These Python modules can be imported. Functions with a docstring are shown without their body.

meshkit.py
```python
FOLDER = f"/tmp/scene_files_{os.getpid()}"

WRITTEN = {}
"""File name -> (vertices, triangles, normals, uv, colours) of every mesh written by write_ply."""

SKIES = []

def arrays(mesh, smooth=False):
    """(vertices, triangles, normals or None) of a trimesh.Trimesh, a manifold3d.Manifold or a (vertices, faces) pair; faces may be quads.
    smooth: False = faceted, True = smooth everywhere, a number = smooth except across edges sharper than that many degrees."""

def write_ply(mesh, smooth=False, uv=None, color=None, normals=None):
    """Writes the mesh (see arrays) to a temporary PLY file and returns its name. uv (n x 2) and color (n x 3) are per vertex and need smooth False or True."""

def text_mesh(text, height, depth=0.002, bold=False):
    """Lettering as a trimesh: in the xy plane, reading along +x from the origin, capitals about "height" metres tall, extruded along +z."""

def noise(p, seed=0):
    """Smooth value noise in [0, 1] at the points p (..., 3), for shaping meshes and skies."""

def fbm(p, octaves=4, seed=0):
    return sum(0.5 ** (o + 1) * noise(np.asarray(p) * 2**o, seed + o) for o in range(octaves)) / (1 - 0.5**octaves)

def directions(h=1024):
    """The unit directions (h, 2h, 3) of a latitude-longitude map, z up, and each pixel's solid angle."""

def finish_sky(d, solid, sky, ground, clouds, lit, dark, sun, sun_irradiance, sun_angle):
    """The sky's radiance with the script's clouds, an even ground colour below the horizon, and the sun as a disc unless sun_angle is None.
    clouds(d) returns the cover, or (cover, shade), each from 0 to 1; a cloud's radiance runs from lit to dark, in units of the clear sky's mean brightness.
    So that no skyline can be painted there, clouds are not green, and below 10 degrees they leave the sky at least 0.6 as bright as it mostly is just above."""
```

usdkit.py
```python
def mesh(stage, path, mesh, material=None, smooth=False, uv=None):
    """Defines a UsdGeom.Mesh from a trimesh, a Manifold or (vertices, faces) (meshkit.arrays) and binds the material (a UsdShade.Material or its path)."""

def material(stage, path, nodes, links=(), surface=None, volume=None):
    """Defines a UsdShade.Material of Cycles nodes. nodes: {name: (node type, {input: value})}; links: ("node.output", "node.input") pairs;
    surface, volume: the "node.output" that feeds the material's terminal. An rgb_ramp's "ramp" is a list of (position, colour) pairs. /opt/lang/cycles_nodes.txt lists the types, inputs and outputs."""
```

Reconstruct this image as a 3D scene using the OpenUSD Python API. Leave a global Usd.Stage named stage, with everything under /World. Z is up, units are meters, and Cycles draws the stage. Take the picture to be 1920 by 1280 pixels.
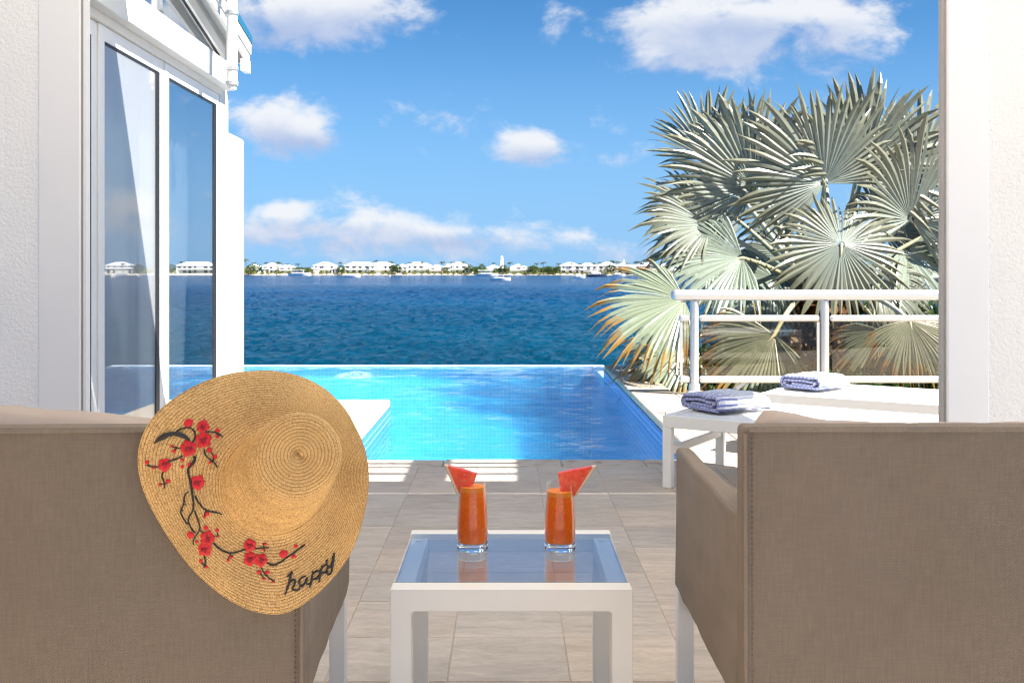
import math, random
import numpy as np, trimesh, usdkit, meshkit
import manifold3d as m3
from pxr import Usd, UsdGeom, UsdLux, UsdShade, Gf, Sdf

stage = Usd.Stage.CreateInMemory()
UsdGeom.SetStageUpAxis(stage, 'Z')
UsdGeom.SetStageMetersPerUnit(stage, 1.0)
stage.DefinePrim('/World', 'Xform'); stage.DefinePrim('/World/Looks', 'Scope')
stage.SetDefaultPrim(stage.GetPrimAtPath('/World'))
PI = math.pi
# ------------------------------------------------------------------ camera, sky, sun, exposure
EYE = 1.11                         # eye height above the terrace floor
cam = UsdGeom.Camera.Define(stage, '/World/camera')
cam.AddTranslateOp().Set(Gf.Vec3d(0, 0, EYE)); cam.AddRotateXOp().Set(90)
cam.CreateHorizontalApertureAttr(36.0); cam.CreateVerticalApertureAttr(24.0); cam.CreateFocalLengthAttr(36.0)
cam.CreateHorizontalApertureOffsetAttr(0.1875); cam.CreateVerticalApertureOffsetAttr(-2.55)
cam.CreateFStopAttr(11.0); cam.CreateFocusDistanceAttr(2.6)
cam.CreateClippingRangeAttr(Gf.Vec2f(0.05, 20000))
cam.CreateExposureAttr(1.82)

S = np.array([0.58, -0.30, 0.76]); S /= np.linalg.norm(S)
SKY_STRENGTH, SUN = 0.05, 1.25
sun = UsdLux.DistantLight.Define(stage, '/World/sun')
sun.CreateIntensityAttr(SUN); sun.CreateNormalizeAttr(True); sun.CreateAngleAttr(0.53); sun.CreateColorAttr(Gf.Vec3f(1.0, 0.955, 0.88))
q = Gf.Rotation(Gf.Vec3d(0, 0, 1), Gf.Vec3d(*map(float, S)))
sun.AddOrientOp().Set(Gf.Quatf(q.GetQuat()))

def build_sky():
    n = {"tc": ("texture_coordinate", {}),
         "sky": ("sky_texture", {"sky_type": "single_scattering", "sun_disc": False, "sun_elevation": math.asin(S[2]), "sun_rotation": math.atan2(S[0], S[1]),
                                 "air_density": 0.85, "aerosol_density": 0.12, "ozone_density": 1.6, "altitude": 50.0}),
         "bg": ("background_shader", {"strength": SKY_STRENGTH}),
         "sep": ("separate_xyz", {}), "yc": ("math", {"math_type": "maximum", "value2": 0.05}),
         "u": ("math", {"math_type": "divide"}), "v": ("math", {"math_type": "divide"}), "uv": ("combine_xyz", {"z": 0.0}),
         "mp": ("mapping", {"scale": (1.0, 1.5, 1.0)}),
         "nz": ("noise_texture", {"scale": 15.0, "detail": 10.0, "roughness": 0.62, "distortion": 0.25}),
         "nzs": ("math", {"math_type": "multiply_add", "value2": 3.4, "value3": -1.7}),
         }
    l = [("tc.generated", "sep.vector"), ("sep.y", "yc.value1"), ("sep.x", "u.value1"), ("yc.value", "u.value2"), ("sep.z", "v.value1"), ("yc.value", "v.value2"),
         ("u.value", "uv.x"), ("v.value", "uv.y"), ("uv.vector", "mp.vector"), ("mp.vector", "nz.vector"), ("nz.fac", "nzs.value1")]
    # separate cumulus in front: direction (x/y, z/y), half sizes, weight
    px = lambda x, y: ((x - 950) / 1920, (504 - y) / 1920)
    CL = [(600, 20, 215, 85, 1.0), (470, 30, 110, 70, .8), (1330, 55, 215, 95, 1.0), (1560, 60, 130, 105, .72), (1440, 20, 260, 50, .8), (535, 235, 110, 70, 1.0), (590, 258, 70, 45, .7),
          (995, 278, 92, 46, .92), (1195, 296, 75, 30, .36), (850, 225, 120, 38, .32), (1040, 60, 45, 55, .42), (1220, 120, 45, 34, .5),
          (620, 430, 330, 56, .72), (900, 450, 330, 46, .56), (545, 402, 110, 30, .72), (725, 412, 130, 28, .66), (845, 436, 110, 26, .6), (1300, 470, 340, 36, .46), (300, 420, 230, 70, .75), (1700, 400, 250, 60, .55), (140, 120, 240, 120, .75), (2150, 200, 300, 150, .8), (-500, 300, 400, 160, .8), (2900, 320, 500, 130, .7)]
    prev = prevl = None
    for i, (x, y, rx, ry, wt) in enumerate(CL):
        u0, v0 = px(x, y)
        a, b = 1920 / rx, 1920 / ry
        n[f"m{i}"] = ("mapping", {"scale": (a, b, 0.0), "location": (-u0 * a, -v0 * b, 0.0)})
        n[f"d{i}"] = ("vector_math", {"math_type": "length"})
        n[f"g{i}"] = ("map_range", {"range_type": "smoothstep", "from_min": 1.45, "from_max": 0.0, "to_min": 0.0, "to_max": wt * 1.75, "clamp": True})
        l += [("uv.vector", f"m{i}.vector"), (f"m{i}.vector", f"d{i}.vector1"), (f"d{i}.value", f"g{i}.value")]
        # sunlit tops: height inside the cloud
        n[f"s{i}"] = ("separate_xyz", {}); n[f"h{i}"] = ("math", {"math_type": "multiply"})
        l += [(f"m{i}.vector", f"s{i}.vector"), (f"s{i}.y", f"h{i}.value1"), (f"g{i}.result", f"h{i}.value2")]
        if prev is None: prev, prevl = f"g{i}.result", f"h{i}.value"
        else:
            n[f"x{i}"] = ("math", {"math_type": "maximum"}); n[f"y{i}"] = ("math", {"math_type": "add"})
            l += [(prev, f"x{i}.value1"), (f"g{i}.result", f"x{i}.value2"), (prevl, f"y{i}.value1"), (f"h{i}.value", f"y{i}.value2")]
            prev, prevl = f"x{i}.value", f"y{i}.value"
    # cloud cover of the rest of the sky (overhead and behind), on a flat layer
    n |= {"zc": ("math", {"math_type": "maximum", "value2": 0.06}), "fx": ("math", {"math_type": "divide"}), "fy": ("math", {"math_type": "divide"}), "fv": ("combine_xyz", {}),
          "fn": ("noise_texture", {"scale": 1.1, "detail": 7.0, "roughness": 0.55}), "fr": ("map_range", {"range_type": "smoothstep", "from_min": .56, "from_max": .70, "to_min": 0., "to_max": .9, "clamp": True}),
          "back": ("map_range", {"range_type": "smoothstep", "from_min": .92, "from_max": .80, "to_min": 0., "to_max": 1., "clamp": True}), "fb": ("math", {"math_type": "multiply"}),
          "den": ("math", {"math_type": "add"}), "cov": ("map_range", {"range_type": "smoothstep", "from_min": .30, "from_max": 1.3, "to_min": 0., "to_max": .95, "clamp": True}),
          "front": ("math", {"math_type": "greater_than", "value2": 0.06}), "cf": ("math", {"math_type": "multiply"}), "sum": ("math", {"math_type": "maximum"}),
          "lit": ("map_range", {"range_type": "smoothstep", "from_min": -.9, "from_max": .55, "to_min": 0., "to_max": 1., "clamp": True}), "litn": ("math", {"math_type": "multiply_add", "value2": .46}),
          "cc": ("mix_color", {"a": (2.6, 3.2, 4.6), "b": (5.2, 5.3, 5.5)}), "fin": ("mix_color", {}),
          "hz": ("map_range", {"range_type": "smoothstep", "from_min": .27, "from_max": 0., "to_min": 0., "to_max": .85, "clamp": True}), "hzm": ("mix_color", {"b": (1.75, 3.2, 5.4)}), "grade": ("mix_color", {"blend_type": "multiply", "fac": 1.0, "b": (.31, .63, .85), "use_clamp": False})}
    l += [("sep.z", "zc.value1"), ("sep.x", "fx.value1"), ("zc.value", "fx.value2"), ("sep.y", "fy.value1"), ("zc.value", "fy.value2"), ("fx.value", "fv.x"), ("fy.value", "fv.y"),
          ("fv.vector", "fn.vector"), ("fn.fac", "fr.value"), ("sep.y", "back.value"), ("fr.result", "fb.value1"), ("back.result", "fb.value2"),
          (prev, "den.value1"), ("nzs.value", "den.value2"), ("den.value", "cov.value"), ("sep.y", "front.value1"), ("cov.result", "cf.value1"), ("front.value", "cf.value2"),
          ("cf.value", "sum.value1"), ("fb.value", "sum.value2"), ("nzs.value", "litn.value1"), (prevl, "litn.value3"), ("litn.value", "lit.value"), ("lit.result", "cc.fac"),
          ("sep.z", "hz.value"), ("hz.result", "hzm.fac"), ("sky.color", "grade.a"), ("grade.result", "hzm.a"),
          ("sum.value", "fin.fac"), ("hzm.result", "fin.a"), ("cc.result", "fin.b"), ("fin.result", "bg.color")]
    m = usdkit.material(stage, '/World/Looks/sky', n, l, surface="bg.background")
    dome = UsdLux.DomeLight.Define(stage, '/World/sky')
    dome.CreateIntensityAttr(1.0)
    UsdShade.MaterialBindingAPI.Apply(dome.GetPrim()).Bind(m)
    dome.GetPrim().SetCustomDataByKey('kind', 'structure')
build_sky()

# ------------------------------------------------------------------ helpers
_names = {}
def numbered(parent, name):
    k = (parent, name); c = _names.get(k, 0); _names[k] = c + 1
    return name if c == 0 else f"{name}_{c:03d}"
def data(p, label=None, cat=None, group=None, kind=None):
    for k, v in (('label', label), ('category', cat), ('group', group), ('kind', kind)):
        if v: p.SetCustomDataByKey(k, v)
def xform(name, loc=(0, 0, 0), rz=0, scale=None):
    x = UsdGeom.Xform.Define(stage, '/World/' + numbered('/World', name))
    x.AddTranslateOp().Set(Gf.Vec3d(*map(float, loc)))
    if rz: x.AddRotateZOp().Set(float(rz))
    if scale is not None: x.AddScaleOp().Set(Gf.Vec3f(*([scale] * 3 if np.ndim(scale) == 0 else scale)))
    return x.GetPrim()
def thing(name, label, cat, loc=(0, 0, 0), rz=0, group=None, kind=None, scale=None):
    p = xform(name, loc, rz, scale); data(p, label, cat, group, kind); return p
def setting(name): p = xform(name); data(p, kind='structure'); return p
def part(parent, name, mesh, mat, smooth=False, uv=None, label=None, kind=None):
    base = str(parent.GetPath())
    m = usdkit.mesh(stage, base + '/' + numbered(base, name), mesh, mat, smooth=smooth, uv=uv)
    data(m.GetPrim(), label, kind=kind); return m.GetPrim()
def solo(name, mesh, mat, label=None, cat=None, group=None, kind=None, smooth=False, uv=None):
    m = usdkit.mesh(stage, '/World/' + numbered('/World', name), mesh, mat, smooth=smooth, uv=uv)
    data(m.GetPrim(), label, cat, group, kind); return m.GetPrim()
def copy(root, loc, rz=0, scale=1.0, label=None, group=None):
    was = root.GetCustomData()
    name = root.GetName()
    while name[-4:-3] == '_' and name[-3:].isdigit(): name = name[:-4]
    r = thing(name, label or was['label'], was['category'], loc, rz, group or was.get('group'), scale=scale)
    r.GetReferences().AddInternalReference(root.GetPath()); r.SetInstanceable(True)
    return r
def W(px, py, Y): return np.array([(px - 950) * Y / 1920, Y, EYE - (py - 504) * Y / 1920])   # a point of the place at distance Y

def box(x0, x1, y0, y1, z0, z1, b=0.0):
    if b <= 0:
        m = trimesh.creation.box((x1 - x0, y1 - y0, z1 - z0)); m.apply_translation(((x0 + x1) / 2, (y0 + y1) / 2, (z0 + z1) / 2)); return m
    pts = []
    for x, sx in ((x0, 1), (x1, -1)):
        for y, sy in ((y0, 1), (y1, -1)):
            for z, sz in ((z0, 1), (z1, -1)):
                pts += [(x + sx * b, y + sy * b, z), (x + sx * b, y, z + sz * b), (x, y + sy * b, z + sz * b)]
    return trimesh.Trimesh(pts).convex_hull
def rbox(x0, x1, y0, y1, z0, z1, r, seg=12):
    s = m3.Manifold.sphere(r, seg)
    parts = [s.translate((x, y, z)) for x in (x0 + r, x1 - r) for y in (y0 + r, y1 - r) for z in (z0 + r, z1 - r)]
    m = m3.Manifold.batch_hull(parts).to_mesh()
    return trimesh.Trimesh(m.vert_properties[:, :3], m.tri_verts, process=True)
def cyl(p, q, r0, r1=None, n=12):
    r1 = r0 if r1 is None else r1
    return tube([p, q], [r0, r1], n)
def tube(points, radii, n=8, caps=True):
    P = np.asarray(points, float); R = np.broadcast_to(np.asarray(radii, float), (len(P),))
    T = np.gradient(P, axis=0); T /= np.linalg.norm(T, axis=1, keepdims=True) + 1e-12
    ref = np.array([0, 0, 1.0]) if abs(T[0, 2]) < .9 else np.array([1.0, 0, 0])
    A = []; a = np.cross(T[0], ref); a /= np.linalg.norm(a)
    for t in T:
        a = a - t * (a @ t); a /= np.linalg.norm(a) + 1e-12; A.append(a)
    A = np.array(A); B = np.cross(T, A); an = np.arange(n) * 2 * PI / n
    V = P[:, None] + R[:, None, None] * (np.cos(an)[None, :, None] * A[:, None] + np.sin(an)[None, :, None] * B[:, None])
    F = []
    for i in range(len(P) - 1):
        for j in range(n):
            a0, b0 = i * n + j, i * n + (j + 1) % n
            F += [(a0, b0, b0 + n), (a0, b0 + n, a0 + n)]
    V = V.reshape(-1, 3)
    if caps:
        c0, c1 = len(V), len(V) + 1; V = np.vstack([V, P[0], P[-1]]); o = (len(P) - 1) * n
        for j in range(n): F += [(c0, (j + 1) % n, j), (c1, o + j, o + (j + 1) % n)]
    return trimesh.Trimesh(V, F, process=False)
def lathe(profile, n=48):
    m = trimesh.creation.revolve(np.array(profile, float), sections=n); return m
def cat(*ms):
    ms = ms[0] if len(ms) == 1 and isinstance(ms[0], (list, tuple)) else ms
    return trimesh.util.concatenate([trimesh.Trimesh(m.vertices, m.faces, process=False) for m in ms])
def grid(xs, ys, fz):
    X, Y = np.meshgrid(xs, ys, indexing='ij'); V = np.stack([X, Y, fz(X, Y)], -1).reshape(-1, 3); ny = len(ys)
    i, j = np.meshgrid(np.arange(len(xs) - 1), np.arange(ny - 1), indexing='ij'); a = (i * ny + j).ravel()
    return trimesh.Trimesh(V, np.vstack([np.stack([a, a + ny, a + ny + 1], 1), np.stack([a, a + ny + 1, a + 1], 1)]), process=False)
def prism(poly_yz, x0, x1):
    """polygon in (y,z) extruded along x"""
    from shapely.geometry import Polygon
    m = trimesh.creation.extrude_polygon(Polygon(poly_yz), x1 - x0, engine='earcut')
    v = m.vertices.copy(); m.vertices = np.stack([v[:, 2] + x0, v[:, 0], v[:, 1]], 1); return m

def mat(name, n, l, surface, volume=None): return usdkit.material(stage, '/World/Looks/' + name, n, l, surface=surface, volume=volume)
def simple(name, color, rough=.5, var=.12, scale=8., bump=0., bscale=60., spec=.5, coords='object', stretch=(1, 1, 1), metallic=0., rnd=0.0, bdist=.002, coat=0.0):
    c = np.array(color)
    n = {"tc": ("texture_coordinate", {}), "mp": ("mapping", {"scale": stretch}), "nz": ("noise_texture", {"scale": scale, "detail": 5.0, "roughness": .6}),
         "rp": ("rgb_ramp", {"ramp": [(.25, tuple(c * (1 - var))), (.75, tuple(np.minimum(c * (1 + var), .95)))]}),
         "oi": ("object_info", {}), "rv": ("map_range", {"from_min": 0., "from_max": 1., "to_min": 1 - rnd, "to_max": 1 + rnd}), "mu": ("vector_math", {"math_type": "scale"}),
         "p": ("principled_bsdf", {"roughness": rough, "specular_ior_level": spec, "metallic": metallic, "coat_weight": coat})}
    l = [("tc.object", "mp.vector"), ("mp.vector", "nz.vector"), ("nz.fac", "rp.fac"), ("oi.random", "rv.value"), ("rp.color", "mu.vector1"), ("rv.result", "mu.scale"), ("mu.vector", "p.base_color")]
    if bump:
        n |= {"bn": ("noise_texture", {"scale": bscale, "detail": 4.0, "roughness": .6}), "b": ("bump", {"strength": bump, "distance": bdist})}
        l += [("mp.vector", "bn.vector"), ("bn.fac", "b.height"), ("b.normal", "p.normal")]
    return mat(name, n, l, "p.BSDF")

MT = {}
MT['white_metal'] = simple('white_metal', (.78, .775, .76), .42, .03, 5, .05, 300)
MT['cream_metal'] = simple('cream_metal', (.74, .71, .65), .42, .03, 5, .05, 300)
MT['cream_bevel'] = mat('cream_metal_rounded', {"nz": ("noise_texture", {"scale": 4.}), "tc": ("texture_coordinate", {}), "rp": ("rgb_ramp", {"ramp": [(.3, (.77, .735, .665)), (.7, (.80, .765, .695))]}), "bv": ("bevel", {"radius": .004, "samples": 6}), "p": ("principled_bsdf", {"roughness": .4})},
                        [("tc.object", "nz.vector"), ("nz.fac", "rp.fac"), ("rp.color", "p.base_color"), ("bv.bevel", "p.normal")], "p.BSDF")
MT['rail_metal'] = simple('rail_metal', (.50, .51, .53), .33, .03, 5, metallic=.55)
MT['stucco'] = simple('stucco', (.81, .805, .79), .85, .03, 3, 0.8, 85, spec=.2, bdist=.010)
MT['stucco_soft'] = simple('stucco_soft', (.83, .825, .81), .85, .03, 3, .6, 85, spec=.2, bdist=.008)
MT['trim'] = simple('trim', (.76, .765, .77), .55, .025, 2, .06, 220)
MT['house_white'] = simple('house_white', (.66, .655, .64), .6, .03, 2, .12, 60)
MT['track'] = simple('track', (.36, .33, .30), .5, .08, 6)
MT['gasket'] = simple('gasket', (.012, .012, .013), .5, .1, 10)
MT['black'] = simple('black', (.02, .018, .018), .6, .2, 60)
MT['roof_blue'] = simple('roof_blue', (.006, .11, .20), .4, .06, 6)
MT['curtain'] = simple('curtain', (.82, .81, .79), .9, .04, 6)
MT['interior'] = simple('interior', (.62, .60, .56), .8, .03, 2)
MT['ceiling'] = simple('ceiling', (.74, .73, .70), .8, .03, 2)
MT['soil'] = simple('soil', (.085, .06, .036), .95, .45, 9, .8, 25, spec=.1, bdist=.03)
MT['grout'] = simple('grout', (.46, .39, .325), .9, .2, 12, .3, 150)

# ------------------------------------------------------------------ floor tiles and travertine
def tile_mat(name, base, dark, stretch):
    n = {"tc": ("texture_coordinate", {}), "oi": ("object_info", {}), "w": ("math", {"math_type": "multiply", "value2": 60.}),
         "mp": ("mapping", {"scale": stretch}), "n1": ("noise_texture", {"dimensions": "4D", "scale": 6., "detail": 8., "roughness": .62, "distortion": .8}),
         "n2": ("noise_texture", {"dimensions": "4D", "scale": 40., "detail": 4., "roughness": .6}), "n3": ("noise_texture", {"dimensions": "4D", "scale": 1.6, "detail": 2.}),
         "r1": ("rgb_ramp", {"ramp": [(.28, dark), (.5, base), (.74, tuple(np.array(base) * 1.22))]}), "mx": ("mix_color", {"blend_type": "multiply", "fac": .35}),
         "r2": ("rgb_ramp", {"ramp": [(.3, (.62, .58, .55)), (.6, (1, 1, 1))]}), "rv": ("map_range", {"to_min": .93, "to_max": 1.07}), "mu": ("vector_math", {"math_type": "scale"}),
         "hs": ("map_range", {"from_min": .3, "from_max": .7, "to_min": .9, "to_max": 1.08}), "mu2": ("vector_math", {"math_type": "scale"}),
         "b": ("bump", {"strength": .35, "distance": .002}), "p": ("principled_bsdf", {"roughness": .62, "specular_ior_level": .35})}
    l = [("tc.object", "mp.vector"), ("oi.random", "w.value1"), ("w.value", "n1.w"), ("w.value", "n2.w"), ("w.value", "n3.w"), ("mp.vector", "n1.vector"), ("mp.vector", "n2.vector"), ("tc.object", "n3.vector"), ("n1.fac", "r1.fac"),
         ("n2.fac", "r2.fac"), ("r1.color", "mx.a"), ("r2.color", "mx.b"), ("oi.random", "rv.value"), ("mx.result", "mu.vector1"), ("rv.result", "mu.scale"), ("n3.fac", "hs.value"), ("mu.vector", "mu2.vector1"), ("hs.result", "mu2.scale"),
         ("mu2.vector", "p.base_color"), ("n1.fac", "b.height"), ("b.normal", "p.normal")]
    return mat(name, n, l, "p.BSDF")
MT['tile_a'] = tile_mat('floor_tile', (.50, .425, .35), (.40, .335, .275), (1., 4.5, 4.5))
MT['tile_b'] = tile_mat('floor_tile_grey', (.49, .425, .36), (.39, .335, .285), (1., 4.0, 4.0))
MT['tile_c'] = tile_mat('floor_tile_warm', (.52, .43, .345), (.42, .335, .265), (1., 5., 5.))
def travertine(name, base, spots):
    n = {"tc": ("texture_coordinate", {}), "n1": ("noise_texture", {"scale": 3.2, "detail": 6., "roughness": .6, "distortion": 1.2}), "n2": ("noise_texture", {"scale": 9., "detail": 5., "roughness": .65, "distortion": .8}),
         "mp": ("mapping", {"scale": (1., 2.4, 1.)}),
         "r1": ("rgb_ramp", {"ramp": [(.3, tuple(np.array(base) * .86)), (.6, base), (.75, tuple(np.minimum(np.array(base) * 1.08, .8)))]}),
         "r2": ("rgb_ramp", {"ramp": [(spots, (0, 0, 0)), (spots + .06, (1, 1, 1))]}), "mx": ("mix_color", {"b": (.30, .19, .12)}), "k": ("math", {"math_type": "multiply", "value2": .75}),
         "b": ("bump", {"strength": .5, "distance": .004, "invert": True}), "p": ("principled_bsdf", {"roughness": .7, "specular_ior_level": .3})}
    l = [("tc.object", "mp.vector"), ("mp.vector", "n1.vector"), ("mp.vector", "n2.vector"), ("n1.fac", "r1.fac"), ("n2.fac", "r2.fac"), ("r2.color", "k.value1"), ("r1.color", "mx.a"), ("k.value", "mx.fac"), ("mx.result", "p.base_color"),
         ("n2.fac", "b.height"), ("b.normal", "p.normal")]
    return mat(name, n, l, "p.BSDF")
MT['coping'] = travertine('coping_travertine', (.52, .43, .32), .615)
MT['coping_front'] = travertine('weathered_coping', (.50, .43, .35), .545)

rng = random.Random(3)
T = .332
floor = setting('terrace_floor')
part(floor, 'mortar_bed', box(-1.95, 1.6, 1.2, 5.745, -.12, -.0025), MT['grout'])
X0, Y0 = .172, 5.745
for i in range(-6, 4):
    for j in range(1, 13):
        x0, y1 = X0 + i * T, Y0 - (j - 1) * T
        dz = rng.uniform(-.0006, .0006)
        part(floor, 'tile', box(x0 + .0017, x0 + T - .0017, y1 - T + .0017, y1 - .0017, -.012, dz, .0010), MT[rng.choice(['tile_a', 'tile_a', 'tile_b', 'tile_c'])])
# floor behind and to the side, out of the picture
solo('room_floor', box(-8, 9, -9, 1.2, -.15, -.002), simple('room_floor', (.30, .265, .23), .6, .12, 3), kind='structure')
solo('side_floor', box(1.6, 9, 1.2, 5.745, -.15, -.003), simple('side_floor', (.42, .37, .32), .6, .12, 3), kind='structure')

XR, XL = 1.12, -.99                # right and left sides of the pool
YN, YD, YC, YI = 5.97, 8.70, 11.77, 13.44    # near edge, end of the left walk, end of the right coping, infinity edge
ZW = -.164
cop = setting('pool_coping')
x = -1.95; k = 0
while x < 1.5:
    w = rng.uniform(.46, .68); x1 = min(x + w, XR if x < XR - .2 else 1.55)
    if x1 - x < .1: x = x1; continue
    part(cop, 'coping_stone', box(x + .002, x1 - .002, 5.749, YN, -.07, rng.uniform(-.002, .002), .006), MT['coping_front']); x = x1
y = YN
while y < YC - .05:                # right hand coping
    y1 = min(y + rng.uniform(.5, .62), YC)
    part(cop, 'coping_stone', box(XR, 1.50, y + .002, y1 - .002, -.06, rng.uniform(-.002, .002), .008), MT['coping']); y = y1
y = YN
while y < YD - .05:                # the walk along the glass doors
    y1 = min(y + rng.uniform(.5, .62), YD)
    part(cop, 'coping_stone', box(XL - .40, XL, y + .002, y1 - .002, -.06, rng.uniform(-.002, .002), .008), MT['coping'])
    part(cop, 'coping_stone', box(-1.95, XL - .403, y + .002, y1 - .002, -.06, rng.uniform(-.002, .002), .004), MT['coping']); y = y1
# sunny deck right of the pool
deck = setting('sun_deck')
part(deck, 'mortar_bed', box(1.503, 6.5, 5.749, 9.22, -.2, -.006), MT['grout'])
for i in range(9):
    for j in range(7):
        part(deck, 'paving_slab', box(1.505 + i * .5, 2.002 + i * .5, 5.752 + j * .495, 6.243 + j * .495, -.014, rng.uniform(-.0015, .0015), .002), MT['coping'])

# ------------------------------------------------------------------ pool
def mosaic(name, c1, c2, grout, rowh=.05, wide=.05):
    n = {"tc": ("geometry", {}), "sep": ("separate_xyz", {}), "ad": ("math", {"math_type": "add"}), "cb": ("combine_xyz", {}),
         "br": ("brick_texture", {"offset": 0.0, "scale": 1.0, "mortar_size": .005, "mortar_smooth": .2, "bias": 0.0, "brick_width": wide, "row_height": rowh, "color1": c1, "color2": c2, "mortar": grout}),
         "p": ("principled_bsdf", {"roughness": .18})}
    l = [("tc.position", "sep.vector"), ("sep.x", "ad.value1"), ("sep.y", "ad.value2"), ("ad.value", "cb.x"), ("sep.z", "cb.y"), ("cb.vector", "br.vector"), ("br.color", "p.base_color")]
    return mat(name, n, l, "p.BSDF")
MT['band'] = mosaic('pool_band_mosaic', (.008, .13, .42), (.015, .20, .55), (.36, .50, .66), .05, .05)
def floor_mosaic():
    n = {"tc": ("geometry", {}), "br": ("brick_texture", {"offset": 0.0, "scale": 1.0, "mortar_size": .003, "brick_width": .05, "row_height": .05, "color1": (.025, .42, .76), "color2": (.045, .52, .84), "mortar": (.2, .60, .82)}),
         "p": ("principled_bsdf", {"roughness": .3})}
    return mat('pool_floor_mosaic', n, [("tc.position", "br.vector"), ("br.color", "p.base_color")], "p.BSDF")
MT['pool_floor'] = floor_mosaic()
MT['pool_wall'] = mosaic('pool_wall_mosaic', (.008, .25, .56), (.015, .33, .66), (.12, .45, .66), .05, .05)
def pool_water():
    n = {"tc": ("geometry", {}), "mp": ("mapping", {"scale": (1., 1.6, 1.)}), "n1": ("noise_texture", {"scale": 8.5, "detail": 4., "roughness": .6, "distortion": .8}), "n2": ("noise_texture", {"scale": 2.2, "detail": 2.}),
         "ad": ("math", {"math_type": "multiply_add", "value2": .5}), "b": ("bump", {"strength": .55, "distance": .05}),
         "rf": ("refraction_bsdf", {"color": (.74, .96, 1.0), "IOR": 1.33, "roughness": 0.0}), "tr": ("transparent_bsdf", {"color": (.80, .97, 1.0)}), "mx": ("mix_closure", {"fac": .45}),
         "gl": ("glossy_bsdf", {"color": (1, 1, 1), "roughness": .03}), "lw": ("layer_weight", {"blend": .5}), "pw": ("math", {"math_type": "power", "value2": 5.0}), "fr": ("math", {"math_type": "multiply_add", "value2": .42, "value3": .02}), "out": ("mix_closure", {})}
    l = [("tc.position", "mp.vector"), ("mp.vector", "n1.vector"), ("tc.position", "n2.vector"), ("n1.fac", "ad.value1"), ("n2.fac", "ad.value3"), ("ad.value", "b.height"),
         ("b.normal", "rf.normal"), ("b.normal", "gl.normal"), ("rf.BSDF", "mx.closure1"), ("tr.BSDF", "mx.closure2"), ("mx.closure", "out.closure1"), ("gl.BSDF", "out.closure2"), ("lw.facing", "pw.value1"), ("pw.value", "fr.value1"), ("fr.value", "out.fac"), ("b.normal", "lw.normal")]
    return mat('pool_water', n, l, "out.closure")
MT['pool_water'] = pool_water()
pool = thing('swimming_pool', 'blue mosaic infinity pool running from the terrace towards the sea', 'pool')
LP = -4.6                           # how far the pool reaches behind the house
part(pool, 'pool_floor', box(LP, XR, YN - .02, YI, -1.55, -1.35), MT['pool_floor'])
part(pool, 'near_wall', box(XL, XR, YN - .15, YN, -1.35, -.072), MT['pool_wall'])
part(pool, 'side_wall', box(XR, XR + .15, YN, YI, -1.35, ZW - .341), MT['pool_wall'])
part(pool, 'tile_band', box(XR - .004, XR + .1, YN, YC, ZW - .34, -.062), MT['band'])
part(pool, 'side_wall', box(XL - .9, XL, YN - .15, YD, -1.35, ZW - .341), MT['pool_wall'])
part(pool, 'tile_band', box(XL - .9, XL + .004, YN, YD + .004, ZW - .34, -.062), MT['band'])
part(pool, 'side_wall', box(XR, XR + .15, YC + .001, YI - .001, ZW - .34, ZW - .101), MT['band'])
part(pool, 'infinity_wall', box(LP, XR + .15, YI, YI + .16, -3.4, ZW - .006, .01), MT['pool_wall'])
MT['lip'] = mosaic('pool_lip_mosaic', (.45, .62, .80), (.30, .52, .78), (.7, .78, .85), .04, .04)
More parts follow.
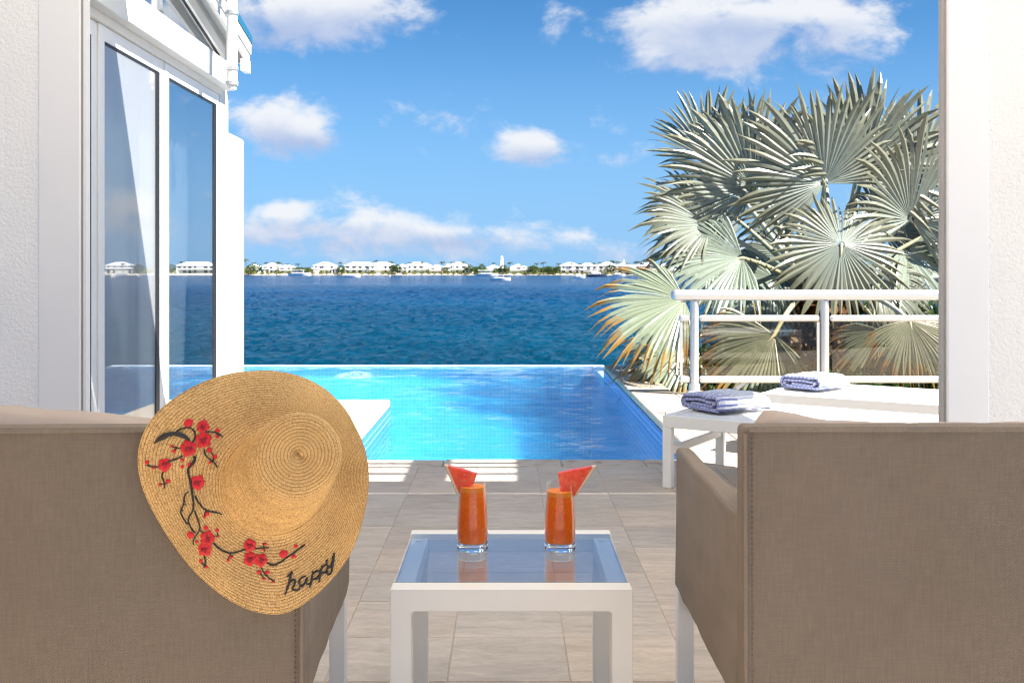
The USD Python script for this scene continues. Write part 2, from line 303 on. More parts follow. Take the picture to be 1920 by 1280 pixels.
part(pool, 'overflow_lip', box(LP, XR + .16, YI + .001, YI + .05, ZW - .02, ZW + .008, .006), MT['lip'])
part(pool, 'overflow_lip', prism([(YC + .004, ZW + .012), (YI, ZW + .004), (YI, ZW - .1), (YC + .004, ZW - .1)], XR + .001, XR + .15), MT['lip'])
part(pool, 'left_wall', box(LP - .15, LP, YD - 2, YI, -1.55, 0.0), MT['pool_wall'])
part(pool, 'left_wall', box(LP, XL - .9, YD - .2, YD, -1.55, -.062), MT['pool_wall'])
def pw(X, Y):
    p = np.stack([X * 2.2, Y * 2.2, X * 0], -1); return ZW + .010 * (meshkit.fbm(p, 3, 5) - .5)
xs = np.arange(LP, XR + .003, .04); ys = np.arange(YN, YI + .01, .04)
w1 = grid(xs[xs >= XL], ys[ys <= YD + .04], pw); w2 = grid(xs, ys[ys >= YD], pw)
wv = cat(grid(np.linspace(XL, XR, 54), np.linspace(YN, YD, 70), pw), grid(np.linspace(LP, XR, 140), np.linspace(YD, YI, 120), pw))
def foam_mat():
    n = {"g": ("geometry", {}), "nz": ("noise_texture", {"scale": 16., "detail": 5., "roughness": .65}), "r": ("rgb_ramp", {"ramp": [(.42, (0, 0, 0)), (.64, (.32, .32, .32))]}), "d": ("principled_bsdf", {"base_color": (.75, .85, .9), "roughness": .4}), "t": ("transparent_bsdf", {}), "m": ("mix_closure", {})}
    return mat('pool_bubbles', n, [("g.position", "nz.vector"), ("nz.fac", "r.fac"), ("r.color", "m.fac"), ("t.BSDF", "m.closure1"), ("d.BSDF", "m.closure2")], "m.closure")
def mound(u, v):
    r = u; x = -1.80 + .23 * r * np.cos(v); y = 12.1 + .36 * r * np.sin(v)
    return np.stack([x, y, ZW + .012 + .045 * (1 - r ** 2) * (.6 + .8 * meshkit.fbm(np.stack([x * 9, y * 9, x * 0], -1), 3, 1))], -1)
uu, vv = np.meshgrid(np.linspace(0.01, 1, 10), np.linspace(0, 2 * PI, 40), indexing='ij'); mv_ = mound(uu, vv).reshape(-1, 3)
gm = grid(np.linspace(0, 1, 10), np.linspace(0, 1, 40), lambda X, Y: X * 0); gm.vertices = mv_
part(pool, 'bubbling_inlet', gm, foam_mat(), smooth=True)
part(pool, 'water', wv, MT['pool_water'], smooth=True)

# ------------------------------------------------------------------ sea and far shore
ZS = -3.7
def sea_mat():
    n = {"g": ("geometry", {}), "mp": ("mapping", {"scale": (.75, 1., 1.)}), "n1": ("noise_texture", {"scale": .75, "detail": 9., "roughness": .68, "distortion": .5}), "n2": ("noise_texture", {"scale": .09, "detail": 3., "roughness": .5}),
         "n3": ("noise_texture", {"scale": .012, "detail": 4., "roughness": .6}), "ad": ("math", {"math_type": "multiply_add", "value2": 1.0}),
         "sp": ("map_range", {"from_min": 80., "from_max": 420., "to_min": .10, "to_max": .025, "clamp": True}), "sep": ("separate_xyz", {}), "far": ("map_range", {"from_min": 50., "from_max": 420., "to_min": 0., "to_max": 1., "clamp": True}),
         "c": ("rgb_ramp", {"ramp": [(0., (.0005, .050, .105)), (.35, (.0003, .036, .108)), (1., (.0002, .027, .090))]}), "pm": ("rgb_ramp", {"ramp": [(.35, (.72, .72, .75)), (.65, (1.25, 1.3, 1.2))]}), "mu": ("mix_color", {"blend_type": "multiply", "fac": 1.0, "use_clamp": False}),
         "b": ("bump", {"strength": 1.0, "distance": 1.1}), "p": ("principled_bsdf", {"roughness": .16, "ior": 1.33, "specular_ior_level": .09})}
    l = [("g.position", "mp.vector"), ("mp.vector", "n1.vector"), ("mp.vector", "n2.vector"), ("g.position", "n3.vector"), ("n1.fac", "ad.value1"), ("n2.fac", "ad.value3"), ("ad.value", "b.height"), ("b.normal", "p.normal"),
         ("g.position", "sep.vector"), ("sep.y", "far.value"), ("sep.y", "sp.value"), ("sp.result", "p.specular_ior_level"), ("far.result", "c.fac"), ("n3.fac", "pm.fac"), ("c.color", "mu.a"), ("pm.color", "mu.b"), ("mu.result", "p.base_color")]
    return mat('sea_water', n, l, "p.BSDF")
MT['sea'] = sea_mat()
sy = np.concatenate([[12, 30], 44 * (900 / 44.) ** (np.linspace(0, 1, 260) ** .9)])
def seaz(r):
    return 0
def sea_mesh():
    vs, fs = [], []
    # fan shaped near sheet so that wave size follows distance
    ang = np.linspace(-.33, .52, 420); yy = 44 * (330 / 44.) ** np.linspace(0, 1, 430)
    A, Yv = np.meshgrid(ang, yy, indexing='ij'); X = A * Yv
    P = np.stack([X * .62, Yv * .85, X * 0], -1)
    amp = np.clip((Yv - 44) / 6, 0, 1) * np.clip((330 - Yv) / 120, 0, 1)
    Z = ZS + amp * (.50 * (meshkit.fbm(P * .8, 4, 2) - .5) + .34 * (meshkit.fbm(P * 2.8, 3, 9) - .5))
    V = np.stack([X, Yv, Z], -1).reshape(-1, 3); ny = len(yy)
    i, j = np.meshgrid(np.arange(len(ang) - 1), np.arange(ny - 1), indexing='ij'); a = (i * ny + j).ravel()
    F = np.vstack([np.stack([a, a + ny, a + ny + 1], 1), np.stack([a, a + ny + 1, a + 1], 1)])
    m = trimesh.Trimesh(V, F, process=False)
    # flat rest, 4 mm below
    q = trimesh.Trimesh([(-9000, 13.7, ZS - .3), (9000, 13.7, ZS - .3), (9000, 12000, ZS - .3), (-9000, 12000, ZS - .3)], [(0, 1, 2), (0, 2, 3)], process=False)
    q.vertices[:, 2] = ZS - .12
    return cat(m, q)
solo('sea', sea_mesh(), MT['sea'], kind='structure', smooth=True)

SHORE = 800.0
MT['sand'] = simple('sand', (.58, .52, .42), .95, .1, .1)
MT['far_green'] = simple('far_green', (.075, .105, .035), .9, .5, .12)
MT['villa_white'] = simple('villa_white', (.80, .79, .77), .7, .03, .2)
MT['villa_roof'] = simple('villa_roof', (.82, .82, .82), .6, .03, .2)
MT['villa_peach'] = simple('villa_peach', (.62, .43, .31), .8, .05, .2)
MT['villa_glass'] = simple('villa_glass', (.06, .07, .09), .3, .2, .3)
MT['wood_dark'] = simple('wood_dark', (.12, .09, .07), .8, .2, 1)
def land():
    def fz(X, Y):
        t = np.clip((Y - SHORE) / 130, 0, 1); n = meshkit.fbm(np.stack([X * .02, Y * .02, X * 0], -1), 3, 4)
        return ZS - .35 + np.minimum((Y - SHORE + 2) * .11, 1.5) + 4.2 * t * t * (3 - 2 * t) * (.6 + .8 * n)
    ys = np.concatenate([[SHORE - 4, SHORE, SHORE + 4, SHORE + 9, SHORE + 14, SHORE + 22], np.linspace(SHORE + 30, SHORE + 420, 26)])
    return grid(np.linspace(-420, 900, 160), ys, fz)
def land_mat():
    n = {"g": ("geometry", {}), "sep": ("separate_xyz", {}), "nz": ("noise_texture", {"scale": .06, "detail": 5.}), "ad": ("math", {"math_type": "multiply_add", "value2": 14.}), "mr": ("map_range", {"from_min": SHORE + 16, "from_max": SHORE + 24, "to_min": 0., "to_max": 1., "clamp": True}),
         "gr": ("rgb_ramp", {"ramp": [(.35, (.05, .08, .025)), (.65, (.16, .17, .07))]}), "mx": ("mix_color", {"a": (.62, .55, .44)}), "p": ("principled_bsdf", {"roughness": .95, "specular_ior_level": .1})}
    l = [("g.position", "sep.vector"), ("g.position", "nz.vector"), ("nz.fac", "ad.value1"), ("sep.y", "ad.value3"), ("ad.value", "mr.value"), ("nz.fac", "gr.fac"), ("gr.color", "mx.b"), ("mr.result", "mx.fac"), ("mx.result", "p.base_color")]
    return mat('far_land', n, l, "p.BSDF")
solo('far_shore', land(), land_mat(), kind='structure', smooth=True)

def hip(x0, x1, y0, y1, z0, z1, over=.6):
    x0, x1, y0, y1 = x0 - over, x1 + over, y0 - over, y1 + over
    d = min((y1 - y0) / 2, (x1 - x0) / 2) * .95; ym = (y0 + y1) / 2
    V = [(x0, y0, z0), (x1, y0, z0), (x1, y1, z0), (x0, y1, z0), (x0 + d, ym, z1), (x1 - d, ym, z1)]
    return trimesh.Trimesh(V).convex_hull
ZB = ZS + 1.3
VILLAS = []
def villa(px0, px1, ytop, dist, short, label, wall='villa_white', floors=2, blocks=None, cat_='villa', roofm='villa_roof', arches=False, ybase=516.5):
    Y = dist; sx = Y / 1920
    x0, x1 = (px0 - 950) * sx, (px1 - 950) * sx; top = EYE - (ytop - 504) * sx
    VILLAS.append((px0, px1, short)); t = thing('villa', label, cat_, ((x0 + x1) / 2, Y, ZB)); w = x1 - x0; h = top - ZB
    r = random.Random(int(px0)); blocks = blocks or [(0, 1, 1.0)]
    for a, b, k in blocks:
        bx0, bx1 = -w / 2 + a * w, -w / 2 + b * w; hh = h * k; wallh = hh * .68
        dy = 0 if k == 1.0 else -r.uniform(1.5, 3.5)
        part(t, 'wall', box(bx0, bx1, dy, dy + 13, -2.5, wallh), MT[wall])
        part(t, 'roof', hip(bx0, bx1, dy, dy + 13, wallh + .003, hh), MT[roofm])
        fl = max(1, round(wallh / 3.0)); fh = wallh / fl
        nw = max(2, int((bx1 - bx0) / 4.2))
        for f in range(fl):
            if f: part(t, 'balcony', box(bx0 + .4, bx1 - .4, dy - 1.3, dy - .003, f * fh - .15, f * fh + .75), MT['villa_white'])
            for i in range(nw):
                if r.random() < .22: continue
                cx = bx0 + (i + .5) * (bx1 - bx0) / nw; ww = r.choice([.8, 1.1, 1.4])
                part(t, 'window', box(cx - ww, cx + ww, dy - .06, dy + .3, f * fh + (.15 if f == 0 else .8), f * fh + fh * .80), MT['villa_glass'])
    return t
villa(462, 486, 494.5, 820, 'small leftmost villa', 'small white villa at the left end of the far shore', blocks=[(0, 1, 1.0)])
villa(488, 549, 493, 822, 'stepped roof villa', 'white villa with stepped hipped roofs, second from the left on the far shore', blocks=[(.05, .6, 1.0), (.58, 1, .85), (0, .3, .6)])
villa(582, 637, 491.5, 815, 'hip roofed villa', 'white hip roofed villa between green trees behind the moored motorboat', blocks=[(.1, .82, 1.0), (0, .3, .62), (.75, 1, .6)])
villa(644, 742, 491, 818, 'first long villa with a wing', 'long white villa with rows of dark windows and a lower wing on its right', floors=3, blocks=[(.02, .62, 1.0), (.5, 1, .98), (.45, .85, .55)])
villa(743, 832, 491, 820, 'second long villa', 'long white villa with a raised middle roof left of the jetty', floors=3, blocks=[(.2, .72, 1.0), (0, .25, .8), (.7, 1, .75)])
villa(834, 886, 491, 822, 'villa behind the jetty', 'white villa with flat topped roof right behind the jetty', blocks=[(.1, .8, 1.0), (0, .2, .8), (.75, 1, .7)])
villa(914, 952, 496.5, 825, 'low villa under the tower', 'low white villa at the foot of the white tower', blocks=[(0, .6, 1.0), (.5, 1, .85)])
villa(954, 992, 495.5, 818, 'low villa right of the tower', 'low white villa with a broad plain roof right of the white tower', blocks=[(.05, .9, 1.0), (.7, 1, .6)])
villa(1050, 1120, 492, 812, 'left half of the resort block', 'white three storey resort block with stacked balconies, its left half', floors=3, blocks=[(0, .55, 1.0), (.5, 1, .97)])
villa(1120, 1184, 491.5, 814, 'right half of the resort block', 'white three storey resort block with stacked balconies, its right half', floors=3, blocks=[(0, .6, 1.0), (.55, 1, .96)])
villa(1181, 1232, 492.5, 806, 'peach resort building', 'peach coloured resort building at the right end of the white blocks', 'villa_peach', blocks=[(.15, 1, 1.0), (0, .2, .8)])
villa(1238, 1275, 493, 818, 'villa left of the fan palm', 'white villa seen just left of the big fan palm', blocks=[(0, 1, 1.0)])
villa(1290, 1360, 492, 820, 'villa behind the left palm fans', 'white villa seen through gaps in the left of the fan palm', blocks=[(.1, .8, 1.0), (0, 1, .7)])
villa(1420, 1475, 490, 815, 'villa left of the palm trunk', 'white villa seen between the palm trunk and the left fans', blocks=[(0, .7, 1.0), (.6, 1, .8)])
villa(1490, 1560, 491, 818, 'villa behind the palm heart', 'white villa hidden behind the middle of the fan palm', blocks=[(0, 1, 1.0)])
villa(1640, 1700, 491, 815, 'villa under the right fans', 'white villa seen under the right fans of the palm', blocks=[(.1, .9, 1.0), (0, 1, .6)])
villa(1705, 1775, 492, 812, 'peach villa by the door frame', 'peach villa beside the right door frame', 'villa_peach', blocks=[(0, .6, 1.0), (.5, 1, .85)])
tw = thing('white_tower', 'slender white tower rising above the roofs of the far shore', 'tower', W(941, 510, 840))
part(tw, 'shaft', tube([(0, 0, -3), (0, 0, 9.5)], [1.75, 1.35], 10), MT['villa_white'])
part(tw, 'lantern', tube([(0, 0, 9.5), (0, 0, 9.8), (0, 0, 10.6), (0, 0, 12.6), (0, 0, 13.4)], [1.0, 1.25, 1.0, .9, .15], 10), MT['villa_white'])
tw = thing('white_tower', 'thin white mast tower above the resort roofs', 'tower', W(1169, 510, 835))
part(tw, 'shaft', tube([(0, 0, -3), (0, 0, 10)], [.8, .6], 8), MT['villa_white'])
jet = thing('jetty', 'wooden jetty with dark shelter on posts in front of the far villas', 'jetty', W(825, 518, 795))
part(jet, 'walkway', box(-16, 12, -1.2, 1.2, .4, .75), MT['wood_dark'])
for i in range(8): part(jet, 'post', box(-15.5 + i * 3.7, -15.1 + i * 3.7, -1.1, -.7, -1.5, 1.2), MT['wood_dark'])
part(jet, 'shelter_roof', prism([(-1.8, 3.6), (0, 4.6), (1.8, 3.6)], -8, 2), MT['wood_dark'])
for i in range(3): part(jet, 'shelter_post', box(-7.6 + 4.4 * i, -7.3 + 4.4 * i, -1.3, -1.0, .75, 3.62), MT['wood_dark'])

# far trees and palms
def leaf_mat(name, c, c2, trans=.25):
    n = {"tc": ("geometry", {}), "oi": ("object_info", {}), "nz": ("noise_texture", {"scale": 3., "detail": 3.}), "rp": ("rgb_ramp", {"ramp": [(.3, c), (.7, c2)]}), "p": ("principled_bsdf", {"roughness": .55, "specular_ior_level": .3}), "t": ("translucent_bsdf", {}), "mx": ("mix_closure", {"fac": trans})}
    l = [("tc.random_per_island", "rp.fac"), ("rp.color", "p.base_color"), ("rp.color", "t.color"), ("p.BSDF", "mx.closure1"), ("t.BSDF", "mx.closure2")]
    return mat(name, n, l, "mx.closure")
MT['leaf_far'] = leaf_mat('far_leaf', (.05, .085, .02), (.15, .19, .05))
MT['leaf_yellow'] = leaf_mat('far_leaf_yellow', (.16, .17, .03), (.34, .30, .06))
MT['leaf_palm_far'] = leaf_mat('far_palm_leaf', (.05, .075, .02), (.13, .15, .05))
MT['trunk_far'] = simple('trunk_far', (.22, .17, .12), .9, .2, 1)
def leafcloud(seed, n, rx, ry, rz, size, cz, hollow=.55):
    r = np.random.default_rng(seed); d = r.normal(size=(n, 3)); d /= np.linalg.norm(d, axis=1, keepdims=True)
    lump = .75 + .5 * meshkit.fbm(d * 2.2 + seed, 3, seed)
    c = d * (r.uniform(hollow, 1, (n, 1)) ** .6) * lump[:, None] * np.array([rx, ry, rz]) + [0, 0, cz]
    a = r.normal(size=(n, 3)); a /= np.linalg.norm(a, axis=1, keepdims=True); b = np.cross(a, r.normal(size=(n, 3))); b /= np.linalg.norm(b, axis=1, keepdims=True)
    s = size * r.uniform(.6, 1.3, (n, 1))
    V = np.stack([c - a * s, c + b * s * .5, c + a * s, c - b * s * .5], 1).reshape(-1, 3); k = np.arange(n) * 4
    return trimesh.Trimesh(V, np.vstack([np.stack([k, k + 1, k + 2], 1), np.stack([k, k + 2, k + 3], 1)]), process=False)
def far_palm_crown(seed):
    r = random.Random(seed); ms = []
    for i in range(15):
        a = i * 2.399 + r.uniform(-.2, .2); up = r.uniform(.2, 1.0); L = r.uniform(2.3, 3.1); pts = []; 
        for t in np.linspace(0, 1, 6): pts.append((math.cos(a) * L * t, math.sin(a) * L * t, up * L * t * .8 - 1.0 * L * t * t * .75))
        P = np.array(pts); side = np.array([-math.sin(a), math.cos(a), 0]); w = np.array([.12, .42, .5, .42, .28, .03])[:, None]
        V = np.vstack([P - side * w + [0, 0, -.12], P, P + side * w + [0, 0, -.12]]); F = []
        for k in range(5):
            for o in (0, 6): F += [(o + k, o + k + 1, o + k + 7), (o + k, o + k + 7, o + k + 6)]
        ms.append(trimesh.Trimesh(V, F, process=False))
    return cat(ms)
def make_far_palm(loc, seed, h, label, group):
    t = thing('far_palm_tree', label, 'palm tree', loc, 0, group)
    part(t, 'trunk', tube([(0, 0, -1.5), (.2, 0, h * .5), (.5, .1, h)], [.24, .18, .14], 6), MT['trunk_far'])
    c = far_palm_crown(seed); c.apply_translation((.5, .1, h)); part(t, 'crown', c, MT['leaf_palm_far']); return t
def make_far_tree(loc, seed, label, group, m='leaf_far'):
    t = thing('far_tree', label, 'tree', loc, 0, group)
    part(t, 'trunk', tube([(0, 0, -2), (.1, 0, 1.0), (0, .1, 2.6)], [.3, .22, .12], 6), MT['trunk_far'])
    part(t, 'crown', leafcloud(seed, 420, 3.0, 2.6, 2.3, .42, 2.9), MT[m]); return t
far = lambda px, d: ((px - 950) * d / 1920, d, ZS + .9 + (.6 if d > 806 else 0))
PG, TG, HG = 'palms along the far shore', 'green trees between the far villas', 'yellow green bushes along the far beach'
ORD = ['first', 'second', 'third', 'fourth', 'fifth', 'sixth', 'seventh', 'eighth', 'ninth', 'tenth', 'eleventh', 'twelfth']
def site(px):
    for a, b, n in VILLAS:
        if a - 2 <= px <= b + 2: return 'before the ' + n
    left = [n for a, b, n in VILLAS if b < px]
    return ('right of the ' + left[-1]) if left else 'at the far left'
def placed(kind, pxs):
    """a label for each plant of the far shore: where it stands, counted from the left where several share a spot"""
    spots = [site(p) for p in pxs]; out = []
    for i, p in enumerate(pxs):
        same = sorted(j for j in range(len(pxs)) if spots[j] == spots[i]); same.sort(key=lambda j: pxs[j])
        out.append(f"{kind} {spots[i]}" if len(same) == 1 else f"{ORD[same.index(i)]} {kind} from left {spots[i]}")
    return out
def plant(makers, kind, group, pxs, where, scale):
    labels = placed(kind, pxs)
    protos = [mk(where(i, pxs[i]), labels[i], group) for i, mk in enumerate(makers)]
    for i in range(len(makers), len(pxs)): copy(protos[i % len(protos)], where(i, pxs[i]), (i * 67) % 360, scale(), labels[i])
PX = [955, 1005, 462, 478, 500, 519, 523, 540, 560, 607, 637, 667, 705, 735, 770, 791, 828, 850, 870, 903, 926, 975, 1018, 1048, 1072, 1088, 1112, 1126, 1134, 1151, 1160, 1175, 1191, 1198, 1210, 1222, 1262, 1300, 1350, 1410, 1462, 1478, 1550, 1600, 1660, 1725, 1745]
plant([lambda l, t, g: make_far_palm(l, 1, 8.6, t, g), lambda l, t, g: make_far_palm(l, 2, 7.4, t, g)], 'slim far palm', PG, PX, lambda i, px: far(px, 804 + (i * 7) % 9), lambda: rng.uniform(.8, 1.25))
TX = [565, 1035, 470, 482, 552, 558, 574, 580, 640, 738, 745, 833, 880, 890, 896, 903, 930, 938, 944, 950, 992, 998, 1001, 1012, 1020, 1026, 1030, 1042, 1046, 1145, 1182, 1240, 1280, 1365, 1380, 1400, 1480, 1570, 1610, 1630, 1700, 1750]
plant([lambda l, t, g: make_far_tree(l, 3, t, g), lambda l, t, g: make_far_tree(l, 4, t, g)], 'dense green tree', TG, TX, lambda i, px: far(px, 803 + (i * 5) % 10), lambda: rng.uniform(.8, 1.45))
BX = [465 + k * 12.5 + rng.uniform(-4, 4) for k in range(64)]
plant([lambda l, t, g: make_far_tree(l, 6, t, g, 'leaf_yellow')], 'low yellow beach bush', HG, BX, lambda i, px: (far(px, 803)[0], 801.5 + (i * 13 % 30) / 10, ZS + .1), lambda: (rng.uniform(.7, 1.1), .6, rng.uniform(.4, .65)))

# boats
MT['hull_white'] = simple('hull_white', (.80, .80, .80), .3, .02, 1)
MT['hull_navy'] = simple('hull_navy', (.03, .05, .10), .35, .05, 1)
def hull(L, B, H):
    V = []
    for t in np.linspace(0, 1, 9):
        w = B / 2 * (1 - max(0, (t - .45) / .55) ** 2.2) * (1 if t > 0 else .9); x = (t - .5) * L; sh = H * (1 + .25 * t * t)
        V += [(x, -w, sh), (x, w, sh), (x - .15 * L * 0, -w * .6, -.25), (x, w * .6, -.25)]
    return trimesh.Trimesh(V).convex_hull
def boat(px, py, L, label, kind='motor', mast=0, rz=0, colour='hull_white'):
    d = 1920 * (EYE - ZS) / (py - 504)
    t = thing('moored_boat', label, 'boat', ((px - 950) * d / 1920, d, ZS), rz)
    part(t, 'hull', hull(L, L * .3, L * .10), MT[colour])
    part(t, 'cabin', box(-L * .28, L * .18, -L * .1, L * .1, L * .10, L * .20, L * .02), MT['hull_white'])
    part(t, 'windscreen', box(-L * .26, L * .185, -L * .103, L * .103, L * .14, L * .175), MT['villa_glass'])
    if kind == 'cat': part(t, 'canopy', box(-L * .4, L * .2, -L * .14, L * .14, L * .24, L * .26, .03), MT['hull_white'])
    if mast:
        part(t, 'mast', tube([(0, 0, L * .1), (0, 0, mast)], [.13, .08], 6), MT['rail_metal'])
        part(t, 'boom', tube([(0, 0, L * .24), (-L * .4, 0, L * .26)], [.12, .12], 6), MT['hull_white'])
    return t
boat(938, 525, 9.0, 'white motorboat lying nearest, in front of the sailing catamaran', 'cat')
boat(913, 517.5, 15.0, 'white sailing catamaran with a tall grey mast by the far beach', 'cat', 15.5)
boat(660, 519.5, 9.5, 'white motorboat moored off the beach at left')
boat(562, 516.5, 16, 'white motor yacht moored against the shore at left', 'cat')
boat(1086, 520.5, 6.5, 'small white boat moored off the resort blocks')
boat(1119, 518.5, 13, 'dark hulled sailing boat with a tall mast before the resort', 'sail', 18.0, 12, 'hull_navy')
boat(1160, 516.8, 9, 'white boat at the beach before the resort blocks')
boat(1660, 520, 11, 'white boat seen under the right palm fans')
boat(1620, 518, 8, 'white boat seen low through the palm')
bu = thing('buoy', 'small pale buoy floating off the far beach', 'buoy', ((731 - 950) * 640 / 1920, 640, ZS))
part(bu, 'float', trimesh.creation.icosphere(2, .55), simple('buoy_paint', (.7, .35, .3), .5)); part(bu, 'pole', tube([(0, 0, .4), (0, 0, 1.6)], [.08, .06], 6), MT['hull_white'])

# ------------------------------------------------------------------ terrace roof and front wall
RE = 4.94
roof = thing('terrace_awning', 'off white canvas awning on a white frame with slatted openings at its front edge', 'awning')
MT['canvas'] = mat('canvas', {"d": ("diffuse_bsdf", {"color": (.84, .81, .76)}), "t": ("translucent_bsdf", {"color": (.84, .80, .73)}), "m": ("mix_closure", {"fac": .50})}, [("d.BSDF", "m.closure1"), ("t.BSDF", "m.closure2")], "m.closure")
def sheet(x0, x1, y0, y1, z): return trimesh.Trimesh([(x0, y0, z), (x1, y0, z), (x1, y1, z), (x0, y1, z)], [(0, 1, 2), (0, 2, 3)], process=False)
part(roof, 'canvas', sheet(-1.80, 3.7, .6, 4.0, 2.70), MT['canvas']); part(roof, 'canvas', sheet(-1.80, 2.95, 4.004, 4.30, 2.70), MT['canvas'])
cuts = [(-1.8, 1.16), (1.50, 1.74), (2.10, 2.95)]
for a, b in cuts: part(roof, 'edge_panel', sheet(a, b, 4.304, RE, 2.69), MT['canvas'])
for a, b in ((1.163, 1.497), (1.743, 2.097)):
    for yy in (4.48, 4.66, 4.78): part(roof, 'slat', box(a, b, yy, yy + .035, 2.65, 2.70), MT['ceiling'])
for xx in (-1.8, .3, 2.91): part(roof, 'beam', box(xx, xx + .04, .6, RE, 2.60, 2.66), MT['ceiling'])

YW = 3.2
wl = thing('room_wall', 'rough white stucco wall with smooth door frame at the left edge', 'wall')
xa, xb = (72 - 950) / 1920 * YW, (152 - 950) / 1920 * YW
part(wl, 'stucco', box(-4.5, xa, YW, YW + .22, -.001, 2.62), MT['stucco_soft'])
part(wl, 'door_frame', box(xa + .001, xb, YW - .006, YW + .035, -.001, 2.3, .004), MT['trim'])
part(wl, 'door_track', box(xb + .001, xb + .006, YW + .004, YW + .03, -.001, 2.3), MT['track'])
part(wl, 'door_track', box(xb + .007, xb + .016, YW + .0, YW + .03, -.001, 2.3), MT['trim'])
xc, xd = (1775 - 950) / 1920 * YW, (1854 - 950) / 1920 * YW
wr = thing('room_wall', 'rough white stucco wall with smooth door frame at the right edge', 'wall')
part(wr, 'stucco', box(xd, 5.5, YW, YW + .22, -.001, 2.62), MT['stucco'])
part(wr, 'door_frame', box(xc, xd - .001, YW - .006, YW + .035, -.001, 2.3, .004), MT['trim'])
part(wr, 'door_track', box(xc - .013, xc - .001, YW + .008, YW + .03, -.001, 2.3), MT['track'])
MT['teak'] = simple('teak', (.27, .19, .12), .7, .2, 5, .2, 60, stretch=(1, .15, 4))
sw = thing('timber_wall', 'dark timber clad side wall left of the armchairs', 'wall')
for k in range(18): part(sw, 'board', box(-2.35, -2.31 + .002 * (k % 3), -3.0, 2.6, .002 + k * .15, .146 + k * .15, .004), MT['teak'])
hd = thing('door_header', 'white stucco wall strip over the wide terrace door', 'wall')
part(hd, 'stucco', box(xa, xd, YW, YW + .22, 2.303, 2.619), MT['stucco'])

# ------------------------------------------------------------------ house wing with glass doors on the left
XF = -1.95
def pane_mat(name, tint, ior, rough=0.0, base=0.0):
    n = {"t": ("transparent_bsdf", {"color": tint}), "g": ("glossy_bsdf", {"color": (.95, .97, 1.), "roughness": rough}), "lw": ("layer_weight", {"blend": .5}), "f": ("math", {"math_type": "power", "value2": 5.0}), "k": ("math", {"math_type": "multiply_add", "value2": 1 - base, "value3": base, "use_clamp": True}), "m": ("mix_closure", {})}
    return mat(name, n, [("lw.facing", "f.value1"), ("f.value", "k.value1"), ("k.value", "m.fac"), ("t.BSDF", "m.closure1"), ("g.BSDF", "m.closure2")], "m.closure")
MT['pane'] = pane_mat('door_glass', (.80, .84, .86), 1.9, base=.52)
MT['gable_pane'] = pane_mat('gable_glass', (.7, .75, .78), 1.5, base=.50)
MT['smoked'] = pane_mat('smoked_glass', (.76, .72, .66), 1.5, base=.05)
yF = lambda px: -XF * 1920 / (950 - px)
house = thing('house_wing', 'white house wing with sliding glass doors and gabled blue edged roof', 'house')
part(house, 'lintel', box(XF - .12, XF + .075, 3.45, 7.06, 2.335, 2.50, .004), MT['house_white'])
part(house, 'door_head', box(XF - .10, XF + .012, 3.45, 6.96, 2.292, 2.334), MT['cream_metal'])
part(house, 'sill', box(XF - .10, XF + .02, 3.45, 6.96, 0.001, .05), MT['cream_metal'])
part(house, 'corner_wall', box(XF - .35, XF, 6.962, 7.168, 0.001, 2.80), MT['house_white'])
part(house, 'garden_wall', box(XF - .30, XF + .004, 7.17, 7.60, -.05, 2.07, .02), MT['house_white'])
def door_panel(y0, y1, xo, l='sliding_door'):
    x = XF + xo
    d = part(house, l, cat(box(x - .04, x, y0, y0 + .07, .05, 2.29, .003), box(x - .04, x, y1 - .07, y1, .05, 2.29, .003), box(x - .038, x - .002, y0 + .07, y1 - .07, 2.215, 2.289, .002), box(x - .038, x - .002, y0 + .07, y1 - .07, .051, .13, .002)), MT['white_metal'])
    part(d, 'glass', box(x - .010, x - .004, y0 + .071, y1 - .071, .131, 2.214), MT['pane'])
    part(d, 'gasket', cat(box(x - .0008, x + .0012, y1 - .130, y1 - .0705, .131, 2.214), box(x - .012, x - .0005, y0 + .071, y1 - .131, 2.199, 2.2135)), MT['gasket'])
    return d
door_panel(3.5, yF(186.5), -.012); near_door = door_panel(yF(187), yF(308), -.003)
MT['screen'] = mat('insect_screen', {"d": ("diffuse_bsdf", {"color": (.52, .52, .53)}), "t": ("translucent_bsdf", {"color": (.5, .5, .5)}), "a": ("mix_closure", {"fac": .35}), "c": ("transparent_bsdf", {}), "m": ("mix_closure", {"fac": .64})}, [("d.BSDF", "a.closure1"), ("t.BSDF", "a.closure2"), ("a.closure", "m.closure1"), ("c.BSDF", "m.closure2")], "m.closure")
ys0, ys1 = yF(187) + .072, yF(308) - .132
part(near_door, 'insect_screen', trimesh.Trimesh([(XF - .0055, ys0, .132), (XF - .0055, ys1, .132), (XF - .0055, ys1, 2.198), (XF - .0055, ys0, 2.198)], [(0, 1, 2), (0, 2, 3)], process=False), MT['screen']); door_panel(yF(309.5), yF(411), .0)
